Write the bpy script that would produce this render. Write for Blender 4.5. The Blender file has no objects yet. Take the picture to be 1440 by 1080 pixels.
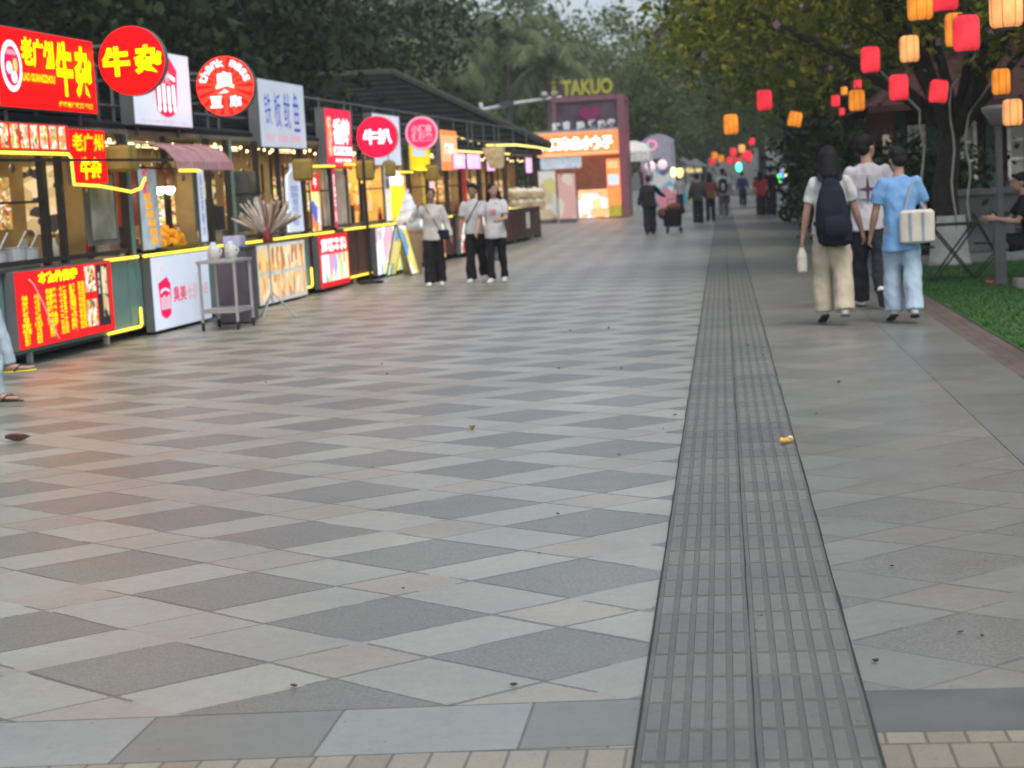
import bpy, bmesh, math, random
import numpy as np
from mathutils import Vector, Matrix, noise as mnoise

# ------------------------------------------------------------------ camera, world, sun, exposure
scene = bpy.context.scene
COL = scene.collection
rad = math.radians

def camera_matrix(yaw, pitch, roll, height):
    cr, sr, cp, sp, c, s = math.cos(roll), math.sin(roll), math.cos(pitch), math.sin(pitch), math.cos(yaw), math.sin(yaw)
    def w(x, y, z):
        x, y = cr * x - sr * y, sr * x + cr * y
        yd, zf = cp * y + sp * z, cp * z - sp * y
        return Vector((c * x - s * zf, s * x + c * zf, -yd))
    r, d, fw = w(1, 0, 0), w(0, 1, 0), w(0, 0, 1)
    m = Matrix((r, -d, -fw)).transposed().to_4x4()
    m.translation = (0, 0, height)
    return m

cam_data = bpy.data.cameras.new('camera')
cam = bpy.data.objects.new('camera', cam_data)
COL.objects.link(cam)
scene.camera = cam
cam_data.sensor_width = 36
cam_data.lens = 62.5
cam_data.clip_start = 0.1
cam_data.clip_end = 2000
cam.matrix_world = camera_matrix(rad(7.05), math.atan(275 / 2500), rad(3.2), 1.5)
cam_data.dof.use_dof = True
cam_data.dof.focus_distance = 7.2
cam_data.dof.aperture_fstop = 4.2

SUN_EL, SUN_AZ = rad(58), rad(150)
world = bpy.data.worlds.new('World')
scene.world = world
world.use_nodes = True
wn = world.node_tree
bg = wn.nodes['Background']
sky = wn.nodes.new('ShaderNodeTexSky')
sky.sky_type = 'NISHITA'
sky.sun_disc = False
sky.sun_elevation = SUN_EL
sky.sun_rotation = SUN_AZ
sky.air_density = 1.0
sky.dust_density = 3.5
sky.ozone_density = 1.6
hs = wn.nodes.new('ShaderNodeHueSaturation')
hs.inputs['Saturation'].default_value = 0.72
wn.links.new(sky.outputs[0], hs.inputs['Color'])
wn.links.new(hs.outputs[0], bg.inputs[0])
bg.inputs[1].default_value = 0.10
sun_data = bpy.data.lights.new('sun', 'SUN')
sun_data.energy = 0.5
sun_data.angle = rad(30)
sun_data.color = (1.0, 0.96, 0.90)
sun = bpy.data.objects.new('sun', sun_data)
COL.objects.link(sun)
sd = Vector((math.sin(SUN_AZ) * math.cos(SUN_EL), math.cos(SUN_AZ) * math.cos(SUN_EL), math.sin(SUN_EL)))
sun.rotation_euler = sd.to_track_quat('Z', 'Y').to_euler()
scene.view_settings.view_transform = 'Standard'
scene.view_settings.look = 'None'
scene.view_settings.exposure = 1.18
scene.view_settings.gamma = 1.0
scene.cycles.max_bounces = 6
scene.cycles.use_denoising = True

# ------------------------------------------------------------------ materials
MATS = {}
def nt_new(name):
    m = bpy.data.materials.new(name)
    m.use_nodes = True
    return m, m.node_tree, m.node_tree.nodes['Principled BSDF']

def M(name, col, rough=0.6, metal=0.0, emit=0.0, var=0.18, scale=6.0, bump=0.0, bscale=40.0, spec=0.5, ecol=None, trans=0.0):
    if name in MATS: return MATS[name]
    m, nt, b = nt_new(name)
    b.inputs['Roughness'].default_value = rough
    b.inputs['Metallic'].default_value = metal
    b.inputs['Specular IOR Level'].default_value = spec
    if trans:
        b.inputs['Transmission Weight'].default_value = trans
        b.inputs['IOR'].default_value = 1.1
    tc = nt.nodes.new('ShaderNodeTexCoord')
    if var:
        nz = nt.nodes.new('ShaderNodeTexNoise')
        nz.inputs['Scale'].default_value = scale
        nz.inputs['Detail'].default_value = 5
        nt.links.new(tc.outputs['Object'], nz.inputs['Vector'])
        rp = nt.nodes.new('ShaderNodeValToRGB')
        rp.color_ramp.elements[0].position = 0.3
        rp.color_ramp.elements[1].position = 0.7
        rp.color_ramp.elements[0].color = (*[c * (1 - var) for c in col], 1)
        rp.color_ramp.elements[1].color = (*[min(1, c * (1 + var)) for c in col], 1)
        nt.links.new(nz.outputs['Fac'], rp.inputs['Fac'])
        nt.links.new(rp.outputs['Color'], b.inputs['Base Color'])
        csock = rp.outputs['Color']
    else:
        b.inputs['Base Color'].default_value = (*col, 1)
        csock = None
    if bump:
        n2 = nt.nodes.new('ShaderNodeTexNoise')
        n2.inputs['Scale'].default_value = bscale
        n2.inputs['Detail'].default_value = 4
        nt.links.new(tc.outputs['Object'], n2.inputs['Vector'])
        bp = nt.nodes.new('ShaderNodeBump')
        bp.inputs['Strength'].default_value = bump
        bp.inputs['Distance'].default_value = 0.02
        nt.links.new(n2.outputs['Fac'], bp.inputs['Height'])
        nt.links.new(bp.outputs['Normal'], b.inputs['Normal'])
    if emit:
        b.inputs['Specular IOR Level'].default_value = 0.08
        b.inputs['Emission Strength'].default_value = emit
        if ecol: b.inputs['Emission Color'].default_value = (*ecol, 1)
        elif csock: nt.links.new(csock, b.inputs['Emission Color'])
        else: b.inputs['Emission Color'].default_value = (*col, 1)
    MATS[name] = m
    return m

def poster(name, cols, scale=(4, 4, 4), emit=0.5, rough=0.35, blur=0.5, seed=0.0):
    """printed picture sheet: blotches of several colours, in object space"""
    if name in MATS: return MATS[name]
    m, nt, b = nt_new(name)
    tc = nt.nodes.new('ShaderNodeTexCoord')
    mp = nt.nodes.new('ShaderNodeMapping')
    mp.inputs['Scale'].default_value = scale
    mp.inputs['Location'].default_value = (seed, seed * 1.7, seed * 0.6)
    nt.links.new(tc.outputs['Object'], mp.inputs['Vector'])
    wz = nt.nodes.new('ShaderNodeTexNoise')
    wz.inputs['Scale'].default_value = 1.3
    wz.inputs['Detail'].default_value = 3
    nt.links.new(mp.outputs['Vector'], wz.inputs['Vector'])
    mx = nt.nodes.new('ShaderNodeVectorMath'); mx.operation = 'MULTIPLY_ADD'
    mx.inputs[1].default_value = (blur, blur, blur)
    nt.links.new(wz.outputs['Color'], mx.inputs[0])
    nt.links.new(mp.outputs['Vector'], mx.inputs[2])
    vo = nt.nodes.new('ShaderNodeTexVoronoi')
    vo.inputs['Scale'].default_value = 1.0
    nt.links.new(mx.outputs['Vector'], vo.inputs['Vector'])
    sp = nt.nodes.new('ShaderNodeSeparateColor')
    nt.links.new(vo.outputs['Color'], sp.inputs[0])
    rp = nt.nodes.new('ShaderNodeValToRGB')
    rp.color_ramp.interpolation = 'CONSTANT'
    els = rp.color_ramp.elements
    while len(els) < len(cols): els.new(0.5)
    for i, c in enumerate(cols):
        els[i].position = i / len(cols)
        els[i].color = (*c, 1)
    nt.links.new(sp.outputs[0], rp.inputs['Fac'])
    nt.links.new(rp.outputs['Color'], b.inputs['Base Color'])
    nt.links.new(rp.outputs['Color'], b.inputs['Emission Color'])
    b.inputs['Emission Strength'].default_value = emit
    b.inputs['Roughness'].default_value = rough
    MATS[name] = m
    return m

def leaf_mat(name, c0, c1, c2=None, tl=0.25):
    m, nt, b = nt_new(name)
    g = nt.nodes.new('ShaderNodeNewGeometry')
    rp = nt.nodes.new('ShaderNodeValToRGB')
    e = rp.color_ramp.elements
    e[0].color = (*c0, 1); e[1].color = (*c1, 1); e[1].position = 0.8
    if c2:
        n = e.new(0.97); n.color = (*c2, 1)
        n.position = 0.97
    nt.links.new(g.outputs['Random Per Island'], rp.inputs['Fac'])
    b.inputs['Roughness'].default_value = 0.6
    b.inputs['Specular IOR Level'].default_value = 0.12
    nt.links.new(rp.outputs['Color'], b.inputs['Base Color'])
    tr = nt.nodes.new('ShaderNodeBsdfTranslucent')
    nt.links.new(rp.outputs['Color'], tr.inputs['Color'])
    mx = nt.nodes.new('ShaderNodeMixShader')
    mx.inputs[0].default_value = tl
    nt.links.new(b.outputs[0], mx.inputs[1])
    nt.links.new(tr.outputs[0], mx.inputs[2])
    nt.links.new(mx.outputs[0], nt.nodes['Material Output'].inputs['Surface'])
    MATS[name] = m
    return m

# ------------------------------------------------------------------ mesh builder
class MB:
    def __init__(self): self.v = []; self.f = []
    def box(self, x0, x1, y0, y1, z0, z1):
        n = len(self.v)
        self.v += [(x, y, z) for x in (x0, x1) for y in (y0, y1) for z in (z0, z1)]
        self.f += [tuple(n + i for i in q) for q in ((0, 1, 3, 2), (4, 6, 7, 5), (0, 4, 5, 1), (2, 3, 7, 6), (0, 2, 6, 4), (1, 5, 7, 3))]
        return self
    def bar(self, a, b, w, d=None):
        a, b = Vector(a), Vector(b); d = d or w
        t = (b - a).normalized()
        u = t.cross(Vector((0, 0, 1)))
        if u.length < 1e-3: u = Vector((1, 0, 0))
        u.normalize(); vv = t.cross(u)
        n = len(self.v)
        for p in (a, b):
            for i, j in ((-1, -1), (1, -1), (1, 1), (-1, 1)):
                self.v.append(tuple(p + u * (i * w / 2) + vv * (j * d / 2)))
        self.f += [(n, n + 1, n + 2, n + 3), (n + 7, n + 6, n + 5, n + 4)]
        for i in range(4):
            j = (i + 1) % 4
            self.f.append((n + i, n + 4 + i, n + 4 + j, n + j))
        return self
    def tube(self, pts, radii, seg=10, flat=None, ref=(0, 0, 1), round_ends=True):
        """tube through pts; radii: number or list of r or (ra, rb)"""
        pts = [Vector(p) for p in pts]
        if not isinstance(radii, (list, tuple)): radii = [radii] * len(pts)
        rs = [(r, r) if not isinstance(r, (tuple, list)) else r for r in radii]
        ref = Vector(ref)
        rings = []
        def tang(i):
            a = pts[max(0, i - 1)]; b = pts[min(len(pts) - 1, i + 1)]
            return (b - a).normalized()
        P, R, T = [], [], []
        for i, p in enumerate(pts):
            t = tang(i)
            if round_ends and i == 0:
                r = max(rs[0])
                for k in (0.95, 0.7, 0.35):
                    s = math.sqrt(1 - k * k); P.append(p - t * r * k); R.append((rs[0][0] * s, rs[0][1] * s)); T.append(t)
            P.append(p); R.append(rs[i]); T.append(t)
            if round_ends and i == len(pts) - 1:
                r = max(rs[-1])
                for k in (0.35, 0.7, 0.95):
                    s = math.sqrt(1 - k * k); P.append(p + t * r * k); R.append((rs[-1][0] * s, rs[-1][1] * s)); T.append(t)
        n0 = len(self.v)
        u = None
        for p, (ra, rb), t in zip(P, R, T):
            if u is None:
                u = t.cross(ref)
                if u.length < 0.3: u = t.cross(Vector((0, 1, 0)))
                if u.length < 0.3: u = t.cross(Vector((1, 0, 0)))
            else: u = u - t * u.dot(t)
            u.normalize(); w = u.cross(t)
            for k in range(seg):
                a = 2 * math.pi * k / seg
                self.v.append(tuple(p + u * (math.cos(a) * ra) + w * (math.sin(a) * rb)))
        for i in range(len(P) - 1):
            for k in range(seg):
                k2 = (k + 1) % seg
                a = n0 + i * seg
                self.f.append((a + k, a + k2, a + seg + k2, a + seg + k))
        self.f.append(tuple(n0 + k for k in reversed(range(seg))))
        e = n0 + (len(P) - 1) * seg
        self.f.append(tuple(e + k for k in range(seg)))
        return self
    def rings(self, data, seg=16, power=2.0):
        """stack of horizontal superellipse rings: (x, y, z, rx, ry)"""
        n0 = len(self.v)
        for (x, y, z, rx, ry) in data:
            for k in range(seg):
                a = 2 * math.pi * k / seg
                c, s = math.cos(a), math.sin(a)
                self.v.append((x + rx * math.copysign(abs(c) ** (2 / power), c), y + ry * math.copysign(abs(s) ** (2 / power), s), z))
        up = data[-1][2] > data[0][2]
        for i in range(len(data) - 1):
            for k in range(seg):
                k2 = (k + 1) % seg; a = n0 + i * seg
                q = (a + k, a + k2, a + seg + k2, a + seg + k)
                self.f.append(q if up else q[::-1])
        bot = tuple(n0 + k for k in range(seg)); e = n0 + (len(data) - 1) * seg
        top = tuple(e + k for k in range(seg))
        self.f += [bot[::-1], top] if up else [bot, top[::-1]]
        return self
    def ball(self, c, r, seg=14, rows=8, rot=None):
        c = Vector(c); r = (r, r, r) if not isinstance(r, (tuple, list)) else r
        n0 = len(self.v)
        pr = []
        for i in range(1, rows):
            th = math.pi * i / rows
            for k in range(seg):
                a = 2 * math.pi * k / seg
                pr.append(Vector((r[0] * math.sin(th) * math.cos(a), r[1] * math.sin(th) * math.sin(a), -r[2] * math.cos(th))))
        pr += [Vector((0, 0, -r[2])), Vector((0, 0, r[2]))]
        for p in pr:
            if rot: p = rot @ p
            self.v.append(tuple(c + p))
        b, t = n0 + len(pr) - 2, n0 + len(pr) - 1
        for k in range(seg):
            k2 = (k + 1) % seg
            self.f.append((b, n0 + k2, n0 + k))
            e = n0 + (rows - 2) * seg
            self.f.append((t, e + k, e + k2))
            for i in range(rows - 2):
                a = n0 + i * seg
                self.f.append((a + k, a + k2, a + seg + k2, a + seg + k))
        return self
    def disc_x(self, c, r, x0, x1, seg=48):
        """cylinder along x"""
        return self._cyl(c, r, x0, x1, 0, seg)
    def disc_y(self, c, r, y0, y1, seg=48):
        return self._cyl(c, r, y0, y1, 1, seg)
    def disc_z(self, c, r, z0, z1, seg=48):
        return self._cyl(c, r, z0, z1, 2, seg)
    def _cyl(self, c, r, a0, a1, ax, seg):
        r = r if isinstance(r, (tuple, list)) else (r, r)
        n0 = len(self.v)
        for a in (a0, a1):
            for k in range(seg):
                t = 2 * math.pi * k / seg
                p, q = c[0] + r[0] * math.cos(t), c[1] + r[1] * math.sin(t)
                self.v.append({0: (a, p, q), 1: (q, a, p), 2: (p, q, a)}[ax] if ax != 1 else (p, a, q))
        b = tuple(n0 + k for k in range(seg)); t = tuple(n0 + seg + k for k in range(seg))
        sides = [(n0 + k, n0 + (k + 1) % seg, n0 + seg + (k + 1) % seg, n0 + seg + k) for k in range(seg)]
        if ax == 1:
            self.f += [b, t[::-1]] + [s[::-1] for s in sides]
        else:
            self.f += [b[::-1], t] + sides
        return self
    def poly(self, pts, axis, a0, a1):
        """extrude outline (closed, CCW) along axis 'x','y','z'"""
        n0 = len(self.v); n = len(pts)
        for a in (a0, a1):
            for p, q in pts:
                self.v.append({'x': (a, p, q), 'y': (p, a, q), 'z': (p, q, a)}[axis])
        b = tuple(range(n0, n0 + n)); t = tuple(range(n0 + n, n0 + 2 * n))
        sides = [(n0 + k, n0 + (k + 1) % n, n0 + n + (k + 1) % n, n0 + n + k) for k in range(n)]
        self.f += ([b, t[::-1]] + [s[::-1] for s in sides]) if axis == 'y' else ([b[::-1], t] + sides)
        return self
    def quad(self, a, b, c, d):
        n = len(self.v); self.v += [tuple(a), tuple(b), tuple(c), tuple(d)]; self.f.append((n, n + 1, n + 2, n + 3)); return self
    def mesh(self, name):
        me = bpy.data.meshes.new(name)
        me.from_pydata(self.v, [], self.f)
        return me
    def build(self, name, mat, parent=None, bevel=0.0, smooth=False, loc=None, rotz=None, fix=False):
        me = self.mesh(name)
        if bevel or fix:
            bm = bmesh.new(); bm.from_mesh(me)
            if fix: bmesh.ops.recalc_face_normals(bm, faces=bm.faces)
            if bevel:
                ed = [e for e in bm.edges if e.is_manifold and e.calc_face_angle(0) > 0.6]
                bmesh.ops.bevel(bm, geom=ed, offset=bevel, segments=2, affect='EDGES', clamp_overlap=True)
            bm.to_mesh(me); bm.free()
        if smooth: me.polygons.foreach_set('use_smooth', [True] * len(me.polygons))
        me.materials.append(mat)
        return link(name, me, parent, loc, rotz)

def link(name, me, parent=None, loc=None, rotz=None):
    o = bpy.data.objects.new(name, me)
    COL.objects.link(o)
    if parent: o.parent = parent
    if loc: o.location = loc
    if rotz: o.rotation_euler = (0, 0, rotz)
    return o

def tag(o, label=None, cat=None, group=None, kind=None):
    if label: o['label'] = label
    if cat: o['category'] = cat
    if group: o['group'] = group
    if kind: o['kind'] = kind
    return o

def thing(name, label, cat, loc=(0, 0, 0), rotz=0.0, group=None):
    o = bpy.data.objects.new(name, None)
    COL.objects.link(o)
    o.location = loc; o.rotation_euler = (0, 0, rotz)
    o.empty_display_size = 0.1
    return tag(o, label, cat, group)

KIDS = {}
def kids(o): return [c for c in COL.objects if c.parent == o]
def dup(root, loc, rotz=0.0, scale=None, label=None, group=None):
    r = root.copy(); COL.objects.link(r)
    r.location = loc; r.rotation_euler = (0, 0, rotz)
    if scale: r.scale = scale if isinstance(scale, (tuple, list)) else (scale, scale, scale)
    if label: r['label'] = label
    if group: r['group'] = group
    for ch in kids(root):
        c = ch.copy(); COL.objects.link(c); c.parent = r
        for g in kids(ch):
            d = g.copy(); COL.objects.link(d); d.parent = c
    return r

def struct(o): o['kind'] = 'structure'; return o

# text -> mesh
def text_mesh(s, w, h, bold=0.0, spacing=1.0, align='CENTER', thick=0.0):
    c = bpy.data.curves.new('lettering', 'FONT')
    c.body = s; c.offset = bold; c.space_line = spacing; c.align_x = align
    c.extrude = 0.0; c.resolution_u = 3
    o = bpy.data.objects.new('lettering', c); COL.objects.link(o)
    dg = bpy.context.evaluated_depsgraph_get()
    me = bpy.data.meshes.new_from_object(o.evaluated_get(dg))
    bpy.data.objects.remove(o); bpy.data.curves.remove(c)
    n = len(me.vertices)
    co = np.empty(n * 3, 'f'); me.vertices.foreach_get('co', co); co = co.reshape(-1, 3)
    lo, hi = co.min(0), co.max(0)
    ctr = (lo + hi) / 2
    sz = np.maximum(hi - lo, 1e-6)
    co = (co - ctr) / sz * np.array([w, h, 1]); co[:, 2] = 0
    me.vertices.foreach_set('co', co.astype('f').ravel())
    me.materials.clear()
    return me

def text_x(parent, s, y, z, w, h, x, mat, bold=0.02, name='lettering', spacing=1.0, align='CENTER'):
    """lettering on a face that looks towards +x (reads along +y)"""
    me = text_mesh(s, w, h, bold, spacing, align); me.materials.append(mat)
    o = link(name, me, parent, (x, y, z))
    o.rotation_euler = (rad(90), 0, rad(90))
    return o
def text_y(parent, s, x, z, w, h, y, mat, bold=0.02, name='lettering', roll=0.0, spacing=1.0):
    """lettering on a face that looks towards -y (reads along +x)"""
    me = text_mesh(s, w, h, bold, spacing); me.materials.append(mat)
    o = link(name, me, parent, (x, y, z))
    o.rotation_euler = (Matrix.Rotation(rad(90), 3, 'X') @ Matrix.Rotation(roll, 3, 'Z')).to_euler()
    return o

def remesh(name, mb, voxel, mat, parent, smooth=4, wrinkle=0.0, wscale=9.0, seed=0):
    me = mb.mesh('tmp')
    o = bpy.data.objects.new('tmp', me); COL.objects.link(o)
    r = o.modifiers.new('r', 'REMESH'); r.mode = 'VOXEL'; r.voxel_size = voxel
    if smooth:
        s = o.modifiers.new('s', 'SMOOTH'); s.iterations = smooth; s.factor = 0.5
    dg = bpy.context.evaluated_depsgraph_get()
    out = bpy.data.meshes.new_from_object(o.evaluated_get(dg))
    bpy.data.objects.remove(o); bpy.data.meshes.remove(me)
    out.name = name
    if wrinkle:
        off = Vector((seed * 3.1, seed * 1.7, 0))
        for v in out.vertices:
            p = v.co
            q = Vector((p.x * wscale, p.y * wscale, p.z * wscale * 0.7 + p.x * 3)) + off
            v.co = p + v.normal * (mnoise.noise(q) + 0.5 * mnoise.noise(q * 2.1)) * wrinkle
    out.polygons.foreach_set('use_smooth', [True] * len(out.polygons))
    out.materials.clear(); out.materials.append(mat)
    return link(name, out, parent)
# ------------------------------------------------------------------ ground
class NG:
    def __init__(self, nt): self.nt = nt
    def _set(self, sock, v):
        if isinstance(v, bpy.types.NodeSocket): self.nt.links.new(v, sock)
        else: sock.default_value = v
    def m(self, op, a, b=0.0, c=0.0):
        n = self.nt.nodes.new('ShaderNodeMath'); n.operation = op
        for i, v in enumerate((a, b, c)): self._set(n.inputs[i], v)
        return n.outputs[0]
    def dot(self, v, d):
        n = self.nt.nodes.new('ShaderNodeVectorMath'); n.operation = 'DOT_PRODUCT'
        self._set(n.inputs[0], v); n.inputs[1].default_value = d
        return n.outputs['Value']
    def vec(self, x, y, z=0.0):
        n = self.nt.nodes.new('ShaderNodeCombineXYZ')
        for i, v in enumerate((x, y, z)): self._set(n.inputs[i], v)
        return n.outputs[0]
    def white(self, v):
        n = self.nt.nodes.new('ShaderNodeTexWhiteNoise'); n.noise_dimensions = '3D'
        self._set(n.inputs['Vector'], v); return n.outputs['Value']
    def noise(self, v, scale, detail=4.0, rough=0.5):
        n = self.nt.nodes.new('ShaderNodeTexNoise')
        self._set(n.inputs['Vector'], v); n.inputs['Scale'].default_value = scale
        n.inputs['Detail'].default_value = detail; n.inputs['Roughness'].default_value = rough
        return n.outputs['Fac']
    def mix(self, f, a, b):
        n = self.nt.nodes.new('ShaderNodeMix'); n.data_type = 'RGBA'
        self._set(n.inputs[0], f)
        for i, v in ((6, a), (7, b)):
            self._set(n.inputs[i], v if isinstance(v, bpy.types.NodeSocket) else (*v, 1))
        return n.outputs[2]
    def scale(self, c, f):
        n = self.nt.nodes.new('ShaderNodeVectorMath'); n.operation = 'SCALE'
        self._set(n.inputs[0], c); self._set(n.inputs['Scale'], f); return n.outputs[0]
    def lines(self, t, w):
        """1 close to integer values of t"""
        f = self.m('FRACT', t); d = self.m('MINIMUM', f, self.m('SUBTRACT', 1.0, f))
        return self.m('LESS_THAN', d, w)

def ground_material(name, kind):
    m, nt, b = nt_new(name)
    g = NG(nt)
    pos = nt.nodes.new('ShaderNodeNewGeometry').outputs['Position']
    fine = g.noise(pos, 190, 3, 0.7)
    speck = g.noise(pos, 75, 2, 0.6)
    broad = g.noise(pos, 0.55, 5, 0.6)
    blotch = g.noise(pos, 3.2, 5, 0.6)
    wob = g.m('MULTIPLY', g.m('SUBTRACT', g.noise(pos, 1.1, 2), 0.5), 0.07)
    rough = 0.37
    if kind in ('diamond', 'diamond_faint'):
        inv = np.linalg.inv(np.array([[0.88, -0.113], [-0.060, 0.848]]))
        c0 = np.array([3.30, 6.078]); r2 = 2 ** -0.5
        pq = np.array([[r2, r2], [-r2, r2]])
        T = inv @ pq; off = -inv @ c0 + 0.5
        edge_wob = g.m('MULTIPLY', g.m('SUBTRACT', g.noise(pos, 38.0, 3, 0.7), 0.5), 0.022)
        i = g.m('ADD', g.m('ADD', g.dot(pos, (T[0, 0], T[0, 1], 0)), off[0]), g.m('ADD', edge_wob, wob))
        j = g.m('ADD', g.m('ADD', g.dot(pos, (T[1, 0], T[1, 1], 0)), off[1]), g.m('SUBTRACT', wob, edge_wob))
        fi, fj = g.m('FRACT', i), g.m('FRACT', j)
        hw = 0.305
        di = g.m('ABSOLUTE', g.m('SUBTRACT', fi, 0.5)); dj = g.m('ABSOLUTE', g.m('SUBTRACT', fj, 0.5))
        ini, inj = g.m('LESS_THAN', di, hw), g.m('LESS_THAN', dj, hw)
        tile = g.m('MULTIPLY', ini, inj)
        cross = g.m('MULTIPLY', g.m('SUBTRACT', 1.0, ini), g.m('SUBTRACT', 1.0, inj))
        # piece id: differs for tile / the two band directions / crossing
        ci = g.m('ADD', g.m('FLOOR', g.m('ADD', i, 0.195)), g.m('MULTIPLY', ini, 0.37))
        cj = g.m('ADD', g.m('FLOOR', g.m('ADD', j, 0.195)), g.m('MULTIPLY', inj, 0.53))
        ident = g.white(g.vec(ci, cj, 1.0)); ident2 = g.white(g.vec(ci, cj, 7.0))
        if kind == 'diamond':
            tilec, bandc, crossc = (0.155, 0.158, 0.130), (0.262, 0.268, 0.224), (0.258, 0.246, 0.200)
        else:
            tilec, bandc, crossc = (0.172, 0.174, 0.149), (0.188, 0.191, 0.165), (0.190, 0.186, 0.156)
        band = g.mix(g.m('GREATER_THAN', ident2, 0.95 if kind == 'diamond' else 0.7), bandc, tuple(0.95 * c for c in crossc))
        col = g.mix(tile, band, tilec)
        col = g.mix(cross, col, crossc)
        vary = g.m('MULTIPLY_ADD', ident, 0.15, 0.92)
        e = 0.010
        ji = g.m('LESS_THAN', g.m('ABSOLUTE', g.m('SUBTRACT', di, hw)), g.m('MULTIPLY', e, g.m('ADD', 0.35, ident)))
        jj = g.m('LESS_THAN', g.m('ABSOLUTE', g.m('SUBTRACT', dj, hw)), g.m('MULTIPLY', e, g.m('ADD', 0.35, ident2)))
        joint = g.m('MULTIPLY', g.m('MAXIMUM', ji, jj), g.m('GREATER_THAN', g.noise(pos, 1.6, 3), 0.42))
        # speckled stone: dark tiles are granite
        sp_amt = g.m('MULTIPLY_ADD', tile, 1.0, 0.35)
        speckle = g.m('MULTIPLY', g.m('SUBTRACT', g.m('ADD', fine, speck), 1.0), sp_amt)
        vary = g.m('ADD', vary, speckle)
    elif kind == 'slab':
        fx = g.m('MULTIPLY', g.m('ADD', g.dot(pos, (1, 0, 0)), 0.05), 1 / 0.56)
        ident = g.white(g.vec(g.m('FLOOR', fx), 0.0, 3.0))
        col = g.mix(g.m('GREATER_THAN', ident, 0.62), (0.225, 0.242, 0.215), (0.150, 0.156, 0.131))
        vary = g.m('MULTIPLY_ADD', ident, 0.2, 0.9)
        vary = g.m('ADD', vary, g.m('MULTIPLY', g.m('SUBTRACT', g.m('ADD', fine, speck), 1.0), 0.25))
        joint = g.lines(fx, 0.008)
    elif kind == 'edge':
        fy = g.m('MULTIPLY', g.dot(pos, (0, 1, 0)), 1 / 0.9)
        ident = g.white(g.vec(g.m('FLOOR', fy), 0.0, 5.0))
        col = g.mix(ident, (0.135, 0.142, 0.126), (0.168, 0.174, 0.155))
        vary = g.m('MULTIPLY_ADD', g.m('SUBTRACT', g.m('ADD', fine, speck), 1.0), 0.3, 1.0)
        joint = g.lines(fy, 0.006)
    elif kind == 'brick':
        row = g.m('MULTIPLY', g.dot(pos, (0, 1, 0)), 1 / 0.2)
        fx = g.m('ADD', g.m('MULTIPLY', g.dot(pos, (1, 0, 0)), 1 / 0.105), g.m('MULTIPLY', g.m('FLOOR', row), 0.5))
        ident = g.white(g.vec(g.m('FLOOR', fx), g.m('FLOOR', row), 2.0))
        col = g.mix(ident, (0.21, 0.185, 0.13), (0.265, 0.24, 0.175))
        vary = g.m('MULTIPLY_ADD', g.m('SUBTRACT', g.m('ADD', fine, speck), 1.0), 0.4, 1.0)
        joint = g.m('MAXIMUM', g.lines(fx, 0.045), g.lines(row, 0.03))
    elif kind == 'verge':
        row = g.m('MULTIPLY', g.dot(pos, (1, 0, 0)), 1 / 0.11)
        fx = g.m('ADD', g.m('MULTIPLY', g.dot(pos, (0, 1, 0)), 1 / 0.22), g.m('MULTIPLY', g.m('FLOOR', row), 0.5))
        ident = g.white(g.vec(g.m('FLOOR', fx), g.m('FLOOR', row), 2.0))
        col = g.mix(ident, (0.088, 0.062, 0.048), (0.125, 0.092, 0.072))
        vary = g.m('MULTIPLY_ADD', g.m('SUBTRACT', g.m('ADD', fine, speck), 1.0), 0.5, 1.0)
        joint = g.m('MAXIMUM', g.lines(fx, 0.04), g.lines(row, 0.06))
        rough = 0.75
    elif kind == 'tactile':
        row = g.m('MULTIPLY', g.m('SUBTRACT', g.dot(pos, (0, 1, 0)), 0.005), 1 / 0.262)
        half = g.m('FLOOR', g.m('MULTIPLY', g.m('SUBTRACT', g.dot(pos, (1, 0, 0)), 0.02), 1 / 0.315))
        ident = g.white(g.vec(half, g.m('FLOOR', row), 2.0))
        col = g.mix(ident, (0.112, 0.115, 0.098), (0.140, 0.143, 0.122))
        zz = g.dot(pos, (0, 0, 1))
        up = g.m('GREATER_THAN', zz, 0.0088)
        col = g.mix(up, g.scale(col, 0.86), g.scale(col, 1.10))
        vary = g.m('MULTIPLY_ADD', g.m('SUBTRACT', g.m('ADD', fine, speck), 1.0), 0.35, 1.0)
        joint = g.m('MULTIPLY', g.lines(row, 0.010), 0.5)
        rough = 0.55
    elif kind == 'earth':
        col = g.mix(blotch, (0.085, 0.075, 0.06), (0.13, 0.12, 0.10))
        vary = g.m('ADD', 0.6, fine); joint = 0.0; rough = 0.9
    elif kind == 'turf':
        col = g.mix(g.noise(pos, 60, 3, 0.7), (0.030, 0.088, 0.024), (0.058, 0.132, 0.036))
        vary = g.m('ADD', 0.55, g.m('MULTIPLY', fine, 0.9)); joint = 0.0; rough = 0.85
    # wear and grime with their own shapes
    dirt = g.m('MULTIPLY_ADD', broad, 0.7, 0.66)
    dirt = g.m('MULTIPLY', dirt, g.m('MULTIPLY_ADD', blotch, 0.24, 0.88))
    mott = g.noise(pos, 17.0, 4, 0.75)
    dirt = g.m('MULTIPLY', dirt, g.m('MULTIPLY_ADD', mott, 0.42, 0.79))
    gum = g.m('LESS_THAN', g.noise(pos, 31.0, 1, 0.4), 0.235)
    dirt = g.m('MULTIPLY', dirt, g.m('MULTIPLY_ADD', gum, -0.28, 1.0))
    stain = g.m('LESS_THAN', g.noise(pos, 9.0, 4, 0.7), 0.315)
    dirt = g.m('MULTIPLY', dirt, g.m('MULTIPLY_ADD', stain, -0.22, 1.0))
    col = g.scale(col, g.m('MULTIPLY', vary, dirt))
    if joint != 0.0: col = g.mix(g.m('MULTIPLY', joint, 0.4 if kind == 'diamond_faint' else 0.62), col, (0.045, 0.042, 0.038))
    nt.links.new(col, b.inputs['Base Color'])
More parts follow.
